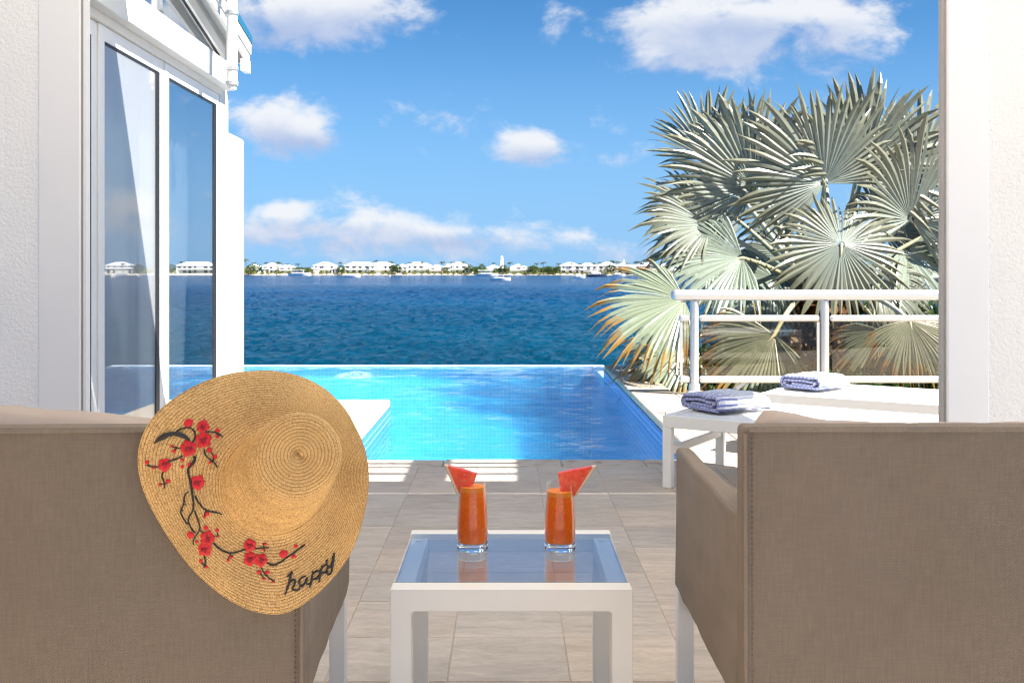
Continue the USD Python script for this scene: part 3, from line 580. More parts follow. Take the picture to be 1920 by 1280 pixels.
# gable
zr = lambda y: 2.555 + .225 * (6.99 - y)
part(house, 'gable_window', prism([(3.5, 2.502), (6.97, 2.502), (6.97, zr(6.97)), (3.5, zr(3.5))], XF - .006, XF - .003), MT['gable_pane'])
part(house, 'gable_frame', prism([(3.5, zr(3.5)), (7.02, zr(7.02)), (7.02, zr(7.02) + .075), (3.5, zr(3.5) + .075)], XF - .004, XF + .02), MT['white_metal'])
part(house, 'gable_frame', prism([(3.5, zr(3.5) - .014), (6.95, zr(6.95) - .014), (6.95, zr(6.95) - .001), (3.5, zr(3.5) - .001)], XF - .002, XF + .003), MT['gasket'])
part(house, 'gable_wall', box(XF - .12, XF - .01, 6.80, 6.96, 2.502, 2.76), MT['house_white'])
part(house, 'gable_wall', prism([(3.5, zr(3.5) + .077), (6.96, zr(6.96) + .077), (6.96, 2.809), (3.5, 3.55)], XF - .1, XF), MT['house_white'])
zt = lambda y: 2.72 + .2 * (7.25 - y)
part(house, 'roof', prism([(2.6, zt(2.6)), (7.22, zt(7.22)), (7.22, zt(7.22) - .05), (2.6, zt(2.6) - .05)], -5.2, -1.83), MT['house_white'])
part(house, 'roof_edge', prism([(2.6, zt(2.6) + .032), (7.25, zt(7.25) + .032), (7.25, zt(7.25) - .02), (2.6, zt(2.6) - .02)], -1.829, -1.80), MT['roof_blue'])
part(house, 'fascia', prism([(2.6, zt(2.6) - .021), (7.24, zt(7.24) - .021), (7.24, zt(7.24) - .10), (2.6, zt(2.6) - .10)], -1.829, -1.806), MT['house_white'])
part(house, 'fascia', prism([(2.6, zt(2.6) - .101), (7.235, zt(7.235) - .101), (7.235, zt(7.235) - .16), (2.6, zt(2.6) - .16)], -1.84, -1.815), MT['house_white'])
part(house, 'fascia_board', box(-5.2, -1.842, 7.222, 7.245, 2.56, 2.74), MT['house_white'])
part(house, 'bracket', box(-1.84, -1.80, 7.08, 7.2, 2.48, 2.565), MT['house_white'])
# room behind the glass
part(house, 'inner_wall', box(-5.0, -4.9, 3.5, 7.2, 0, 2.6), MT['interior'])
part(house, 'inner_wall', box(-5.0, XF - .36, 7.06, 7.16, 0, 2.7), MT['interior'])
part(house, 'inner_floor', box(-5.0, XF - .12, 3.5, 7.05, -.1, .02), MT['interior'])
part(house, 'inner_ceiling', box(-5.0, XF - .13, 3.5, 7.05, 2.42, 2.5), MT['interior'])
def curtain(y0, y1, label, seed, slant):
    r = np.random.default_rng(seed); n = 70; ys = np.linspace(y0, y1, n); zs = np.linspace(.06, 2.27, 16)
    V = []
    for z in zs:
        f = slant * (1 - z / 2.27)
        for k, y in enumerate(ys): V.append((XF - .22 + .022 * math.sin(k * .95 + 1.3 * math.sin(k * .21)), y0 + (y - y0) * (1 - f), z))
    F = []
    for i in range(15):
        for k in range(n - 1): a = i * n + k; F += [(a, a + 1, a + n + 1), (a, a + n + 1, a + n)]
    t = thing('curtain', label, 'curtain'); part(t, 'cloth', trimesh.Trimesh(V, F, process=False), MT['curtain'], smooth=True)
    part(t, 'rail', box(XF - .24, XF - .20, y0, y1, 2.275, 2.30), MT['white_metal'])
curtain(4.55, 6.02, 'white curtain hanging behind the wide middle glass door', 1, .05)
curtain(6.05, 7.02, 'white curtain hanging behind the far glass door', 2, .22)
# hanging pipe before the gable
dp = thing('downpipe', 'white round downpipe with collars in front of the roof edge', 'pipe')
Xp, Yp = (435 - 950) / 1920 * 6.41, 6.41
part(dp, 'pipe', tube([(Xp, Yp, 2.26), (Xp, Yp, 4.2)], [.033, .033], 20), MT['house_white'], smooth=40)
for z in (W(0, 26, Yp)[2], W(0, 130, Yp)[2], W(0, 158, Yp)[2]): part(dp, 'collar', tube([(Xp, Yp, z - .008), (Xp, Yp, z + .014)], [.039, .042], 20), MT['rail_metal'], smooth=40)
part(dp, 'end_cap', tube([(Xp, Yp, 2.23), (Xp, Yp, 2.262)], [.026, .03], 20), MT['house_white'], smooth=40)

# ------------------------------------------------------------------ railing with smoked glass
YR = 9.05
rail = thing('glass_railing', 'white metal railing with smoked glass panels before the palm', 'railing')
rz = lambda py: EYE - (py - 504) * YR / 1920
rx = lambda px: (px - 950) * YR / 1920
XE = 5.6
def tube_profile(x0, x1, yc, zc, h, w):   # rounded bar along x
    return rbox(x0, x1, yc - w / 2, yc + w / 2, zc - h / 2, zc + h / 2, min(h, w) * .42, 16)
part(rail, 'handrail', tube_profile(rx(1258), XE, YR, rz(553), .095, .11), MT['rail_metal'], smooth=35)
posts = [1302, 1546]
posts += [1546 + 244 * k for k in (1, 2)]
for i, pxx in enumerate(posts):
    p = part(rail, 'post', tube([(rx(pxx), YR, .02), (rx(pxx), YR, rz(563))], [.038, .038], 20), MT['rail_metal'], smooth=40)
    part(p, 'base_flange', cat(box(rx(pxx) - .062, rx(pxx) + .062, YR - .062, YR + .062, .001, .035, .005), tube([(rx(pxx), YR, .035), (rx(pxx), YR, .1)], [.052, .048], 16)), MT['rail_metal'])
    part(p, 'cap', tube([(rx(pxx), YR, rz(566)), (rx(pxx), YR, rz(561.5))], [.028, .028], 12), MT['track'])
segs = [(1273, 1293.5, 0), (1311, 1536, 1), (1556, 1781, 1), (1800, 2025, 1)]
for a, b, g in segs:
    part(rail, 'middle_rail', tube_profile(rx(a), rx(b), YR, rz(596.5), .058, .05), MT['rail_metal'], smooth=35)
    part(rail, 'bottom_rail', tube_profile(rx(a), rx(b), YR, rz(711), .062, .05), MT['rail_metal'], smooth=35)
    part(rail, 'glass_panel', box(rx(a) + .02, rx(b) - .005, YR - .004, YR + .004, rz(705), rz(603)), MT['smoked'])
for a, b in ((1274.5, 1279.5), (1531, 1536.5)):
    part(rail, 'edge_bar', box(rx(a), rx(b), YR - .015, YR + .013, rz(704.5), rz(603.5)), MT['rail_metal'])
part(rail, 'brace', tube([(rx(1372), YR + .03, .02), (rx(1425), YR + .3, rz(716))], [.02, .02], 8), MT['rail_metal'])

# ------------------------------------------------------------------ garden below the railing
def gz(X, Y): return -.75 - .16 * (Y - 9.2) - .02 * np.maximum(0, Y - 12) ** 2 + .25 * (meshkit.fbm(np.stack([X * .9, Y * .9, X * 0], -1), 3, 7) - .5)
solo('garden_ground', grid(np.linspace(1.27, 30, 60), np.linspace(9.23, 21, 40), gz), MT['soil'], kind='structure', smooth=True)
solo('terrace_edge', box(1.275, 9, 9.222, 9.30, -1.5, -.008), MT['house_white'], kind='structure')
solo('terrace_edge', box(1.28, 1.5, 9.302, YC, -2.5, -.064), MT['house_white'], kind='structure')
MT['leaf_shrub'] = leaf_mat('shrub_leaf', (.045, .09, .018), (.17, .24, .05), .3)
MT['leaf_dry'] = leaf_mat('dry_leaf', (.16, .11, .055), (.34, .25, .14), .2)
MT['twig'] = simple('twig', (.16, .12, .085), .9, .25, 8)
def shrub(px, py, Y, rx_, rz_, label, seed, m='leaf_shrub', n=700):
    c = W(px, py, Y); g = float(gz(np.array(c[0]), np.array(Y)))
    t = thing('shrub', label, 'shrub', (c[0], Y, g)); r = random.Random(seed); h = c[2] - g
    part(t, 'stem', cat([tube([(0, 0, -.05), (r.uniform(-.15, .15), r.uniform(-.15, .15), h * .6), (r.uniform(-.4, .4) * rx_ * 1.5, r.uniform(-.4, .4) * rx_, h * 1.05)], [.022, .015, .007], 5) for _ in range(6)]), MT['twig'])
    part(t, 'foliage', leafcloud(seed, n, rx_, rx_ * .8, rz_, .05, h, .2), MT[m])
shrub(1345, 705, 10.1, .38, .36, 'green leafy shrub behind the left end of the first glass panel', 21)
shrub(1402, 652, 10.9, .34, .46, 'green leafy shrub right of the low pale palm leaf behind the glass', 22)
shrub(1440, 722, 9.9, .5, .25, 'low green shrub below the first glass panel', 23)
shrub(1480, 690, 10.4, .42, .36, 'dry brown brush at the foot of the palm trunk', 24, 'leaf_dry')
shrub(1575, 685, 10.3, .42, .45, 'dry brown brush just right of the middle railing post', 25, 'leaf_dry')
shrub(1640, 650, 11.0, .46, .5, 'green shrub behind the second glass panel, left half', 26)
shrub(1700, 600, 11.6, .5, .45, 'green shrub topping the railing near the right door frame', 27)
shrub(1720, 705, 10.0, .5, .35, 'low green shrub behind the second glass panel, by the right door frame', 28)
shrub(1600, 730, 9.8, .6, .2, 'low green shrub below the second glass panel', 29)
shrub(1300, 735, 10.6, .4, .35, 'dark green shrub behind the first railing post', 30)
shrub(1790, 640, 11.0, .55, .6, 'green shrub behind the right door frame', 31)

# ------------------------------------------------------------------ the silver fan palm
def fan_mat(name, c, cfold, tip, t0):
    n = {"uv": ("uvmap", {"attribute": "st"}), "sep": ("separate_xyz", {}), "g": ("geometry", {}), "nz": ("noise_texture", {"scale": 9., "detail": 4.}), "ad": ("math", {"math_type": "multiply_add", "value2": .22}),
         "rv": ("math", {"math_type": "multiply_add", "value2": .16}),
         "rp": ("rgb_ramp", {"ramp": [(0., c), (t0, c), (t0 + .1, tip), (1., tuple(np.array(tip) * .7))]}), "isl": ("map_range", {"to_min": .62, "to_max": 1.28}), "mu": ("vector_math", {"math_type": "scale"}),
         "p": ("principled_bsdf", {"roughness": .36, "specular_ior_level": .6}), "t": ("translucent_bsdf", {}), "mx": ("mix_closure", {"fac": .09})}
    l = [("uv.UV", "sep.vector"), ("g.position", "nz.vector"), ("nz.fac", "ad.value1"), ("sep.y", "ad.value3"), ("g.random_per_island", "rv.value1"), ("ad.value", "rv.value3"), ("rv.value", "rp.fac"), ("g.random_per_island", "isl.value"),
         ("rp.color", "mu.vector1"), ("isl.result", "mu.scale"), ("mu.vector", "p.base_color"), ("mu.vector", "t.color"), ("p.BSDF", "mx.closure1"), ("t.BSDF", "mx.closure2")]
    return mat(name, n, l, "mx.closure")
SILVER = (.46, .535, .475)
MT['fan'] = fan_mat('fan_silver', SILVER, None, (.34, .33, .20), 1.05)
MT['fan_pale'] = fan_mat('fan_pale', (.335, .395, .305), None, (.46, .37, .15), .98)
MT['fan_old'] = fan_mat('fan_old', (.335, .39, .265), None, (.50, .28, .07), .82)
MT['petiole'] = simple('petiole', (.30, .29, .17), .6, .25, 9)
MT['petiole_silver'] = simple('petiole_silver', (.36, .39, .33), .6, .2, 9)
MT['fibre'] = leaf_mat('palm_fibre', (.16, .075, .03), (.36, .20, .09), .1)
MT['palm_trunk'] = simple('palm_trunk', (.20, .16, .12), .95, .35, 10, 1.0, 22, bdist=.03)

def fan(d, nrm, R, half, nseg, seed, droop, cup):
    """a folded fan leaf: hub at the origin, middle rib along d, upper face along nrm"""
    r = np.random.default_rng(seed); d = d / np.linalg.norm(d); nrm = nrm - d * (nrm @ d); nrm /= np.linalg.norm(nrm); s = np.cross(nrm, d)
    da = 2 * half / nseg; ts = np.array([.05, .18, .34, .50, .62, .74, .86, 1.0]); V, F, UV = [], [], []
    wave1, ph = r.uniform(.10, .22), r.uniform(0, 6.3)
    for k in range(nseg):
        a = -half + (k + .5) * da; e = abs(a) / half
        L = R * (1 - .30 * e ** 2.2) * r.uniform(.86, 1.07); split = r.uniform(.46, .60); bend = r.uniform(-.8, 1.2) * (3 if r.uniform() < .15 else 1); twist = r.normal() * .6; da_t = r.normal() * .06; roll = r.normal() * .32
        base = len(V)
        for t in ts:
            rad = L * t; aa = a + da_t * max(0, t - split) ** 1.0
            free = max(0, (t - split) / (1 - split)); wd = (rad * da * .5 if t <= split else L * split * da * .5 * (1 + .25 * free) * (1 - free ** 2.7)) * 1.10 + .0006
            lift = cup * R * (t * .9 - .55 * t * t) * (.6 + .8 * e) + wave1 * R * t * math.sin(a * 2.0 + ph) * e
            c = rad * (math.cos(aa) * d + math.sin(aa) * s) + lift * nrm - (bend * .07 * R * free ** 2) * nrm
            c[2] -= droop * R * t ** 3 * (.5 + .9 * r.uniform(.8, 1.2) * max(free, .3))
            side = -math.sin(aa) * d + math.cos(aa) * s
            tw = twist * free + roll * min(1, t * 3); sd = side * math.cos(tw) + nrm * math.sin(tw)
            fold = wd * .62
            V += [c - sd * wd - nrm * fold * .5, c + nrm * fold * .5, c + sd * wd - nrm * fold * .5]; UV += [(0, t), (.5, t), (1, t)]
        for i in range(len(ts) - 1):
            o = base + i * 3
            F += [(o, o + 1, o + 4), (o, o + 4, o + 3), (o + 1, o + 2, o + 5), (o + 1, o + 5, o + 4)]
    return trimesh.Trimesh(np.array(V), F, process=False), np.array(UV)
palm = thing('fan_palm', 'big silver green fan palm rising behind the glass railing', 'palm tree')
YP = 11.3
heart = W(1545, 560, YP)
gx, gy = heart[0], YP
gtz = float(gz(np.array(gx), np.array(gy)))
# trunk with old leaf bases
tk = tube([(gx - .02, gy, gtz - .1), (gx, gy, gtz + .7), (gx, gy, heart[2] - .1), (gx, gy, heart[2] + .25)], [.30, .25, .24, .13], 20)
part(palm, 'trunk', tk, MT['palm_trunk'], smooth=True)
r_ = random.Random(8); ms = []
for i in range(46):
    a = i * 2.399; z = gtz + .5 + (heart[2] - gtz - .45) * i / 46; o = np.array([math.cos(a), math.sin(a), 0])
    ms.append(tube([np.array([gx, gy, z]) + o * .2, np.array([gx, gy, z + .14]) + o * .30, np.array([gx, gy, z + .28]) + o * .36], [.07, .05, .03], 5))
part(palm, 'leaf_bases', cat(ms), MT['palm_trunk'], kind='stuff')
part(palm, 'dead_fibre', cat(leafcloud(91, 500, .42, .4, .22, .11, 0, .3).apply_translation((gx - .12, gy - .1, heart[2] - .12)), leafcloud(92, 260, .36, .36, .5, .09, 0, .4).apply_translation((gx - .1, gy - .05, heart[2] - .75))), MT['fibre'], kind='stuff')
#        hub x, hub y, dist, direction of the middle rib (deg in view), radius px, half spread deg, facing (x, y, z) of upper face, material, droop, cup
FANS = [(1412, 352, 10.9, 128, 205, 112, (-.25, -.9, .35), 'fan', .06, .22),
        (1330, 300, 11.9, 85, 150, 95, (.1, -.8, .5), 'fan', .04, .2),
        (1395, 310, 11.9, 78, 150, 95, (.2, -.8, .5), 'fan', .04, .25),
        (1546, 344, 10.7, 118, 205, 118, (-.15, -.95, .25), 'fan', .05, .25),
        (1608, 322, 10.95, 62, 205, 120, (.3, -.92, .2), 'fan', .05, .22),
        (1545, 305, 11.9, 92, 140, 105, (0, -.8, .5), 'fan', .04, .2),
        (1625, 300, 12.0, 84, 145, 105, (0, -.8, .4), 'fan', .04, .2),
        (1705, 412, 10.9, 72, 215, 118, (.5, -.8, .3), 'fan', .08, .22),
        (1718, 330, 11.6, 64, 185, 105, (.2, -.8, .4), 'fan', .06, .2),
        (1578, 458, 10.35, 265, 150, 177, (.1, -1.0, .15), 'fan', .05, -.12),
        (1332, 424, 10.8, 158, 165, 84, (-.1, -.72, .65), 'fan', .10, .2),
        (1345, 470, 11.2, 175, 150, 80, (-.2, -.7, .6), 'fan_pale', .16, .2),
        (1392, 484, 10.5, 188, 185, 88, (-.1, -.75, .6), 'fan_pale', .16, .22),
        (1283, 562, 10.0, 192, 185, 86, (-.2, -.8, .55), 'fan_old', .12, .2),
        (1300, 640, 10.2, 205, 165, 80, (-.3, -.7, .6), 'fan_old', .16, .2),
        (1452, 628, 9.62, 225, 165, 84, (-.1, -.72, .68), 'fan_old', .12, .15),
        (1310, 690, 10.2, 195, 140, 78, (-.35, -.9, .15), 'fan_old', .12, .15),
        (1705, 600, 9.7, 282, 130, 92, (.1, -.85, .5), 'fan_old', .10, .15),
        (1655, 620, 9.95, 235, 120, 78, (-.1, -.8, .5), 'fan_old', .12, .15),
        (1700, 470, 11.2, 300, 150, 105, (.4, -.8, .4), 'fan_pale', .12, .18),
        (1480, 480, 11.6, 205, 140, 92, (-.2, -.8, .4), 'fan', .15, .2),
        (1500, 395, 11.9, 150, 145, 100, (-.1, -.9, .3), 'fan', .1, .2),
        (1655, 430, 11.8, 25, 150, 100, (.2, -.9, .3), 'fan', .1, .2),
        (1470, 330, 12.1, 100, 140, 105, (-.1, -.85, .4), 'fan', .08, .2),
        (1360, 395, 11.6, 165, 165, 95, (-.2, -.8, .5), 'fan', .12, .2),
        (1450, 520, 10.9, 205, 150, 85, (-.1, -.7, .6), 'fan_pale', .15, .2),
        (1640, 520, 10.9, 320, 140, 85, (.2, -.75, .55), 'fan', .15, .2),
        (1760, 430, 11.6, 10, 160, 100, (.4, -.8, .4), 'fan', .1, .2),
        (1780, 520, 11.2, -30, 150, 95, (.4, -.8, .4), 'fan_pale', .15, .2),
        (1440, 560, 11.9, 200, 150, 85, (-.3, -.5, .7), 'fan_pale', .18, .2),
        (1620, 560, 11.9, 330, 140, 85, (.3, -.5, .7), 'fan', .18, .2)]
for i, (hx, hy, Y, ang, Rp, half, nr, m, droop, cup) in enumerate(FANS):
    hub = W(hx, hy, Y); a = math.radians(ang); d = np.array([math.cos(a), -.12 if Y < 11.3 else .15, math.sin(a)])
    mesh, uv = fan(d, np.array(nr, float), Rp * Y / 1920, math.radians(half), int(20 + half * .175), 100 + i, droop, cup)
    mesh.apply_translation(hub)
    f = part(palm, 'fan_leaf', mesh, MT[m], smooth=False, uv=uv, label='old fan leaf with yellow brown tips' if m == 'fan_old' else None)
    st = heart + np.array([(.12 if hub[0] > heart[0] else -.12), 0, .05]); mid = (st + hub) / 2 + np.array([0, 0, .10 if hub[2] > heart[2] else .22]); end = hub + d / np.linalg.norm(d) * .12
    tt = np.linspace(0, 1, 9)[:, None]; P = (1 - tt) ** 2 * st + 2 * tt * (1 - tt) * mid + tt ** 2 * hub
    part(f, 'petiole', tube(np.vstack([P, end]), np.append(np.linspace(.036, .020, 9), .006), 7), MT['petiole_silver' if i % 3 else 'petiole'], smooth=True)

# ------------------------------------------------------------------ sun loungers and towels
def lounger(x, y, rzdeg, label, L=1.95, w=.76, zt_=.369):
    # local frame: x along the lounger, y across, origin at the near left corner
    t = thing('sun_lounger', label, 'sun lounger', (x, y, 0), rzdeg, 'white sun loungers beside the pool')
    h = .062
    part(t, 'near_rail', box(0, L, 0, .045, zt_ - h, zt_, .003), MT['white_metal'])
    part(t, 'far_rail', box(0, L, w - .045, w, zt_ - h, zt_, .003), MT['white_metal'])
    part(t, 'end_rail', box(.001, .045, .0455, w - .0455, zt_ - h, zt_ - .001, .003), MT['white_metal'])
    part(t, 'end_rail', box(L - .045, L - .001, .0455, w - .0455, zt_ - h, zt_ - .001, .003), MT['white_metal'])
    xs = np.linspace(.046, L - .046, 30); ys = np.linspace(.046, w - .046, 14)
    part(t, 'sling', grid(xs, ys, lambda X, Y: zt_ - .004 - .010 * np.sin(PI * (Y - .046) / (w - .092)) ** .7), MT['sling'], smooth=True)
    for lx in (0, L - .05):
        for ly in (0, w - .045): part(t, 'leg', box(lx + .0005, lx + .048, ly + .0005, ly + .0445, 0.001, zt_ - h - .0005, .003), MT['white_metal'])
        part(t, 'stretcher', box(lx + .010, lx + .038, .0455, w - .0455, .165, .205, .003), MT['white_metal'])
    return t
def sling_mat():
    n = {"tc": ("texture_coordinate", {}), "w1": ("wave_texture", {"scale": 90., "bands_direction": "x"}), "w2": ("wave_texture", {"scale": 90., "bands_direction": "y"}), "m": ("math", {"math_type": "multiply"}), "b": ("bump", {"strength": .3, "distance": .001}),
         "p": ("principled_bsdf", {"base_color": (.78, .775, .76), "roughness": .7})}
    return mat('lounger_sling', n, [("tc.object", "w1.vector"), ("tc.object", "w2.vector"), ("w1.fac", "m.value1"), ("w2.fac", "m.value2"), ("m.value", "b.height"), ("b.normal", "p.normal")], "p.BSDF")
MT['sling'] = sling_mat()
RZ = -33.0
lounger(.79, 5.20, RZ, 'white sun lounger nearest the pool corner, partly behind the right armchair')
lounger(1.52, 6.13, RZ, 'white sun lounger farther back, in front of the glass railing')

def towel_mat(name, bold):
    n = {"uv": ("uvmap", {"attribute": "st"}), "sep": ("separate_xyz", {}), "a": ("math", {"math_type": "multiply", "value2": 1.0}), "f": ("math", {"math_type": "fraction"}), "g": ("math", {"math_type": "less_than", "value2": .20}),
         "en": ("math", {"math_type": "less_than", "value2": .36}), "g2": ("math", {"math_type": "less_than", "value2": .40}), "g3": ("mix_float", {}), "k": ("mix_float", {"a": .62, "b": .85}), "km": ("math", {"math_type": "multiply"}),
         "cx": ("math", {"math_type": "multiply", "value2": 42.}), "cf": ("math", {"math_type": "fraction"}), "cg": ("math", {"math_type": "less_than", "value2": .5}), "ce": ("math", {"math_type": "less_than", "value2": .12}), "cm": ("math", {"math_type": "multiply"}), "c3": ("math", {"math_type": "multiply", "value2": .6}), "mxm": ("math", {"math_type": "maximum"}),
         "mx": ("mix_color", {"a": (.78, .78, .79), "b": (.075, .11, .40)}), "tc": ("geometry", {}), "nz": ("noise_texture", {"scale": 260., "detail": 3.}), "b": ("bump", {"strength": .5, "distance": .003}), "p": ("principled_bsdf", {"roughness": .95, "sheen_weight": .2, "specular_ior_level": .1})}
    l = [("uv.UV", "sep.vector"), ("sep.y", "a.value1"), ("a.value", "f.value1"), ("f.value", "g.value1"), ("f.value", "g2.value1"), ("sep.x", "en.value1"), ("en.value", "g3.fac"), ("g.value", "g3.a"), ("g2.value", "g3.b"), ("en.value", "k.fac"), ("g3.result", "km.value1"), ("k.result", "km.value2"),
         ("sep.x", "cx.value1"), ("cx.value", "cf.value1"), ("cf.value", "cg.value1"), ("sep.x", "ce.value1"), ("cg.value", "cm.value1"), ("ce.value", "cm.value2"), ("cm.value", "c3.value1"), ("km.value", "mxm.value1"), ("c3.value", "mxm.value2"),
         ("mxm.value", "mx.fac"), ("mx.result", "p.base_color"), ("tc.position", "nz.vector"), ("nz.fac", "b.height"), ("b.normal", "p.normal")]
    return mat(name, n, l, "p.BSDF")
MT['towel'] = towel_mat('striped_towel', True)
def towel(cx, cy, z0, rzdeg, L, Wd, H, label, seed):
    """cloth folded in layers: a spiral strip (section across) swept along the stripes"""
    t = thing('folded_towel', label, 'towel', (cx, cy, z0), rzdeg, 'striped towels on the loungers')
    # section: rolled-over fold in the (y,z) plane
    pts = []; th = H / 3.3
    def arc(c, r, a0, a1, n): return [(c[0] + r * math.cos(a), c[1] + r * math.sin(a)) for a in np.linspace(a0, a1, n)]
    hw = Wd / 2
    pts += [(-hw * 1.02, .003), (hw - H / 2, .004)]
    pts += arc((hw - H * .5, H * .5), H * .496, -PI / 2, PI / 2, 12)
    pts += [(0, H * 1.03)] + arc((-hw + H * .42, H * .58), H * .42, PI / 2, PI * 1.5, 12)
    pts += [(0, H * .22), (hw - H * .5, H * .24)] + arc((hw - H * .5, H * .47), H * .23, -PI / 2, PI / 2, 8)
    pts += [(0, H * .72), (-hw * .55, H * .66)] + arc((-hw + H * .66, H * .52), H * .16, PI / 2, PI * 1.5, 6) + [(0, H * .42), (hw * .45, H * .44)]
    P = np.array(pts); seg = np.r_[0, np.cumsum(np.linalg.norm(np.diff(P, axis=0), axis=1))]
    u = np.linspace(0, seg[-1], 150); P = np.stack([np.interp(u, seg, P[:, 0]), np.interp(u, seg, P[:, 1])], 1)
    tan = np.gradient(P, axis=0); tan /= np.linalg.norm(tan, axis=1, keepdims=True); nr = np.stack([-tan[:, 1], tan[:, 0]], 1)
    xs = np.linspace(0, L, 46); thick = .011; V, UV = [], []
    for side in (1, -1):
        for i, x in enumerate(xs):
            e = x / L
            wob = meshkit.fbm(np.stack([np.full(150, x * 14), P[:, 0] * 16, P[:, 1] * 16 + seed], -1), 3, seed) - .5
            endr = 1 - .10 * (max(0, (.12 - e) / .12) ** 2 + max(0, (e - .8) / .2) ** 2 * 3)
            Q = P * [1, endr] + nr * (side * thick * .5) + np.stack([.010 * wob, .016 * wob * np.clip(P[:, 1] / H * 2, 0, 1)], 1)
            sk = .012 * (meshkit.noise(np.stack([P[:, 0] * 20, P[:, 1] * 30, np.full(150, seed + .5)], -1), seed) - .5) * (1 if i == 0 else (.5 if i == len(xs) - 1 else 0))
            for k in range(150): V.append((x + sk[k], Q[k, 0], max(Q[k, 1], .0012))); UV.append((e, u[k] / .026))
    n = 150; F = []; off = len(xs) * n
    for i in range(len(xs) - 1):
        for k in range(n - 1):
            a = i * n + k; F += [(a, a + 1, a + n + 1), (a, a + n + 1, a + n), (off + a, off + a + n + 1, off + a + 1), (off + a, off + a + n, off + a + n + 1)]
    for i in (0, len(xs) - 1):
        for k in range(n - 1): a = i * n + k; b = off + a; F += [(a, b, b + 1), (a, b + 1, a + 1)]
    part(t, 'cloth', trimesh.Trimesh(V, F, process=False), MT['towel'], smooth=True, uv=np.array(UV))
    return t
c1 = W(1330, 777, 5.25); towel(c1[0] - .03, 5.36, .372, 30, .36, .29, .078, 'folded blue and white striped towel on the near lounger', 3)
c2 = W(1500, 725, 6.3); towel(c2[0] + .0, 6.30, .372, 42, .34, .27, .075, 'folded mostly white towel on the lounger by the railing', 11)
# small pool light at the corner of the coping
sk = thing('pool_fitting', 'small white upright pool fitting on the coping behind the near lounger', 'pool fitting', W(1257, 775, 7.86) * [1, 1, 0])
part(sk, 'plate', box(-.02, .02, -.012, .012, .001, .125, .003), MT['trim']); part(sk, 'foot', box(-.04, .025, -.03, .03, .001, .012, .002), MT['rail_metal'])

# ------------------------------------------------------------------ armchairs
def weave(name, c, period=.0046, var=.16):
    c = np.array(c); k = 1 / (20 * period) * 2 * PI / (PI)       # wave_texture: one period per pi / 10 of scaled length
    n = {"tc": ("texture_coordinate", {}), "sep": ("separate_xyz", {}), "ad": ("math", {"math_type": "add"}), "sx": ("math", {"math_type": "multiply", "value2": 2 * PI / period}), "sz": ("math", {"math_type": "multiply", "value2": 2 * PI / period}),
         "wx": ("math", {"math_type": "sine"}), "wz": ("math", {"math_type": "sine"}), "pr": ("math", {"math_type": "multiply"}), "mr": ("map_range", {"from_min": -1., "from_max": 1., "to_min": 1 - var, "to_max": 1 + var}),
         "nz": ("noise_texture", {"scale": 2.5, "detail": 8., "roughness": .7}), "mp": ("mapping", {"scale": (90., 1., 7.)}), "n2": ("noise_texture", {"scale": 3., "detail": 4.}), "mp3": ("mapping", {"scale": (7., 1., 120.)}), "n3": ("noise_texture", {"scale": 3., "detail": 3.}), "rp": ("rgb_ramp", {"ramp": [(.3, tuple(c * .90)), (.7, tuple(c * 1.1))]}), "r2": ("map_range", {"from_min": .3, "from_max": .7, "to_min": .91, "to_max": 1.09}), "r3": ("map_range", {"from_min": .3, "from_max": .7, "to_min": .94, "to_max": 1.06}),
         "mu": ("vector_math", {"math_type": "scale"}), "mu2": ("vector_math", {"math_type": "scale"}), "mu3": ("vector_math", {"math_type": "scale"}), "b": ("bump", {"strength": .4, "distance": .0008}), "p": ("principled_bsdf", {"roughness": .62, "specular_ior_level": .35})}
    l = [("tc.object", "sep.vector"), ("sep.x", "ad.value1"), ("sep.y", "ad.value2"), ("ad.value", "sx.value1"), ("sep.z", "sz.value1"), ("sx.value", "wx.value1"), ("sz.value", "wz.value1"), ("wx.value", "pr.value1"), ("wz.value", "pr.value2"), ("pr.value", "mr.value"), ("tc.object", "nz.vector"), ("nz.fac", "rp.fac"), ("tc.object", "mp.vector"), ("mp.vector", "n2.vector"), ("n2.fac", "r2.value"), ("tc.object", "mp3.vector"), ("mp3.vector", "n3.vector"), ("n3.fac", "r3.value"),
         ("rp.color", "mu.vector1"), ("mr.result", "mu.scale"), ("mu.vector", "mu2.vector1"), ("r2.result", "mu2.scale"), ("mu2.vector", "mu3.vector1"), ("r3.result", "mu3.scale"), ("mu3.vector", "p.base_color"), ("pr.value", "b.height"), ("b.normal", "p.normal")]
    return mat(name, n, l, "p.BSDF")
MT['textilene'] = weave('taupe_mesh_fabric', (.180, .138, .099))
MT['textilene_side'] = weave('taupe_mesh_fabric_fine', (.210, .162, .118), .0031, .06)
MT['cushion'] = simple('cushion_fabric', (.42, .345, .295), .9, .06, 6, .25, 500, spec=.15)
MT['stitch'] = simple('stitch', (.12, .085, .06), .8, .1, 20)
def slab(x0, x1, y0, y1, z0, z1, r, seed, amp=.004, res=.02):
    """a fabric covered panel, slightly wavy"""
    m = m3.Manifold.batch_hull([m3.Manifold.sphere(r, 10).translate((x, y, z)) for x in (x0 + r, x1 - r) for y in (y0 + r, y1 - r) for z in (z0 + r, z1 - r)]).refine_to_length(res).to_mesh()
    V = np.array(m.vert_properties[:, :3], float); f = meshkit.fbm(V * [6.5, 6.5, 1.6] + seed, 3, seed) - .5
    c = np.array([(x0 + x1) / 2, (y0 + y1) / 2, (z0 + z1) / 2]); thin = int(np.argmin([x1 - x0, y1 - y0, z1 - z0]))
    V[:, thin] += amp * 2 * f * np.sign(V[:, thin] - c[thin])
    return trimesh.Trimesh(V, m.tri_verts, process=False)
CW, CD, CB = .86, .75, .834            # chair width, depth, height of the back
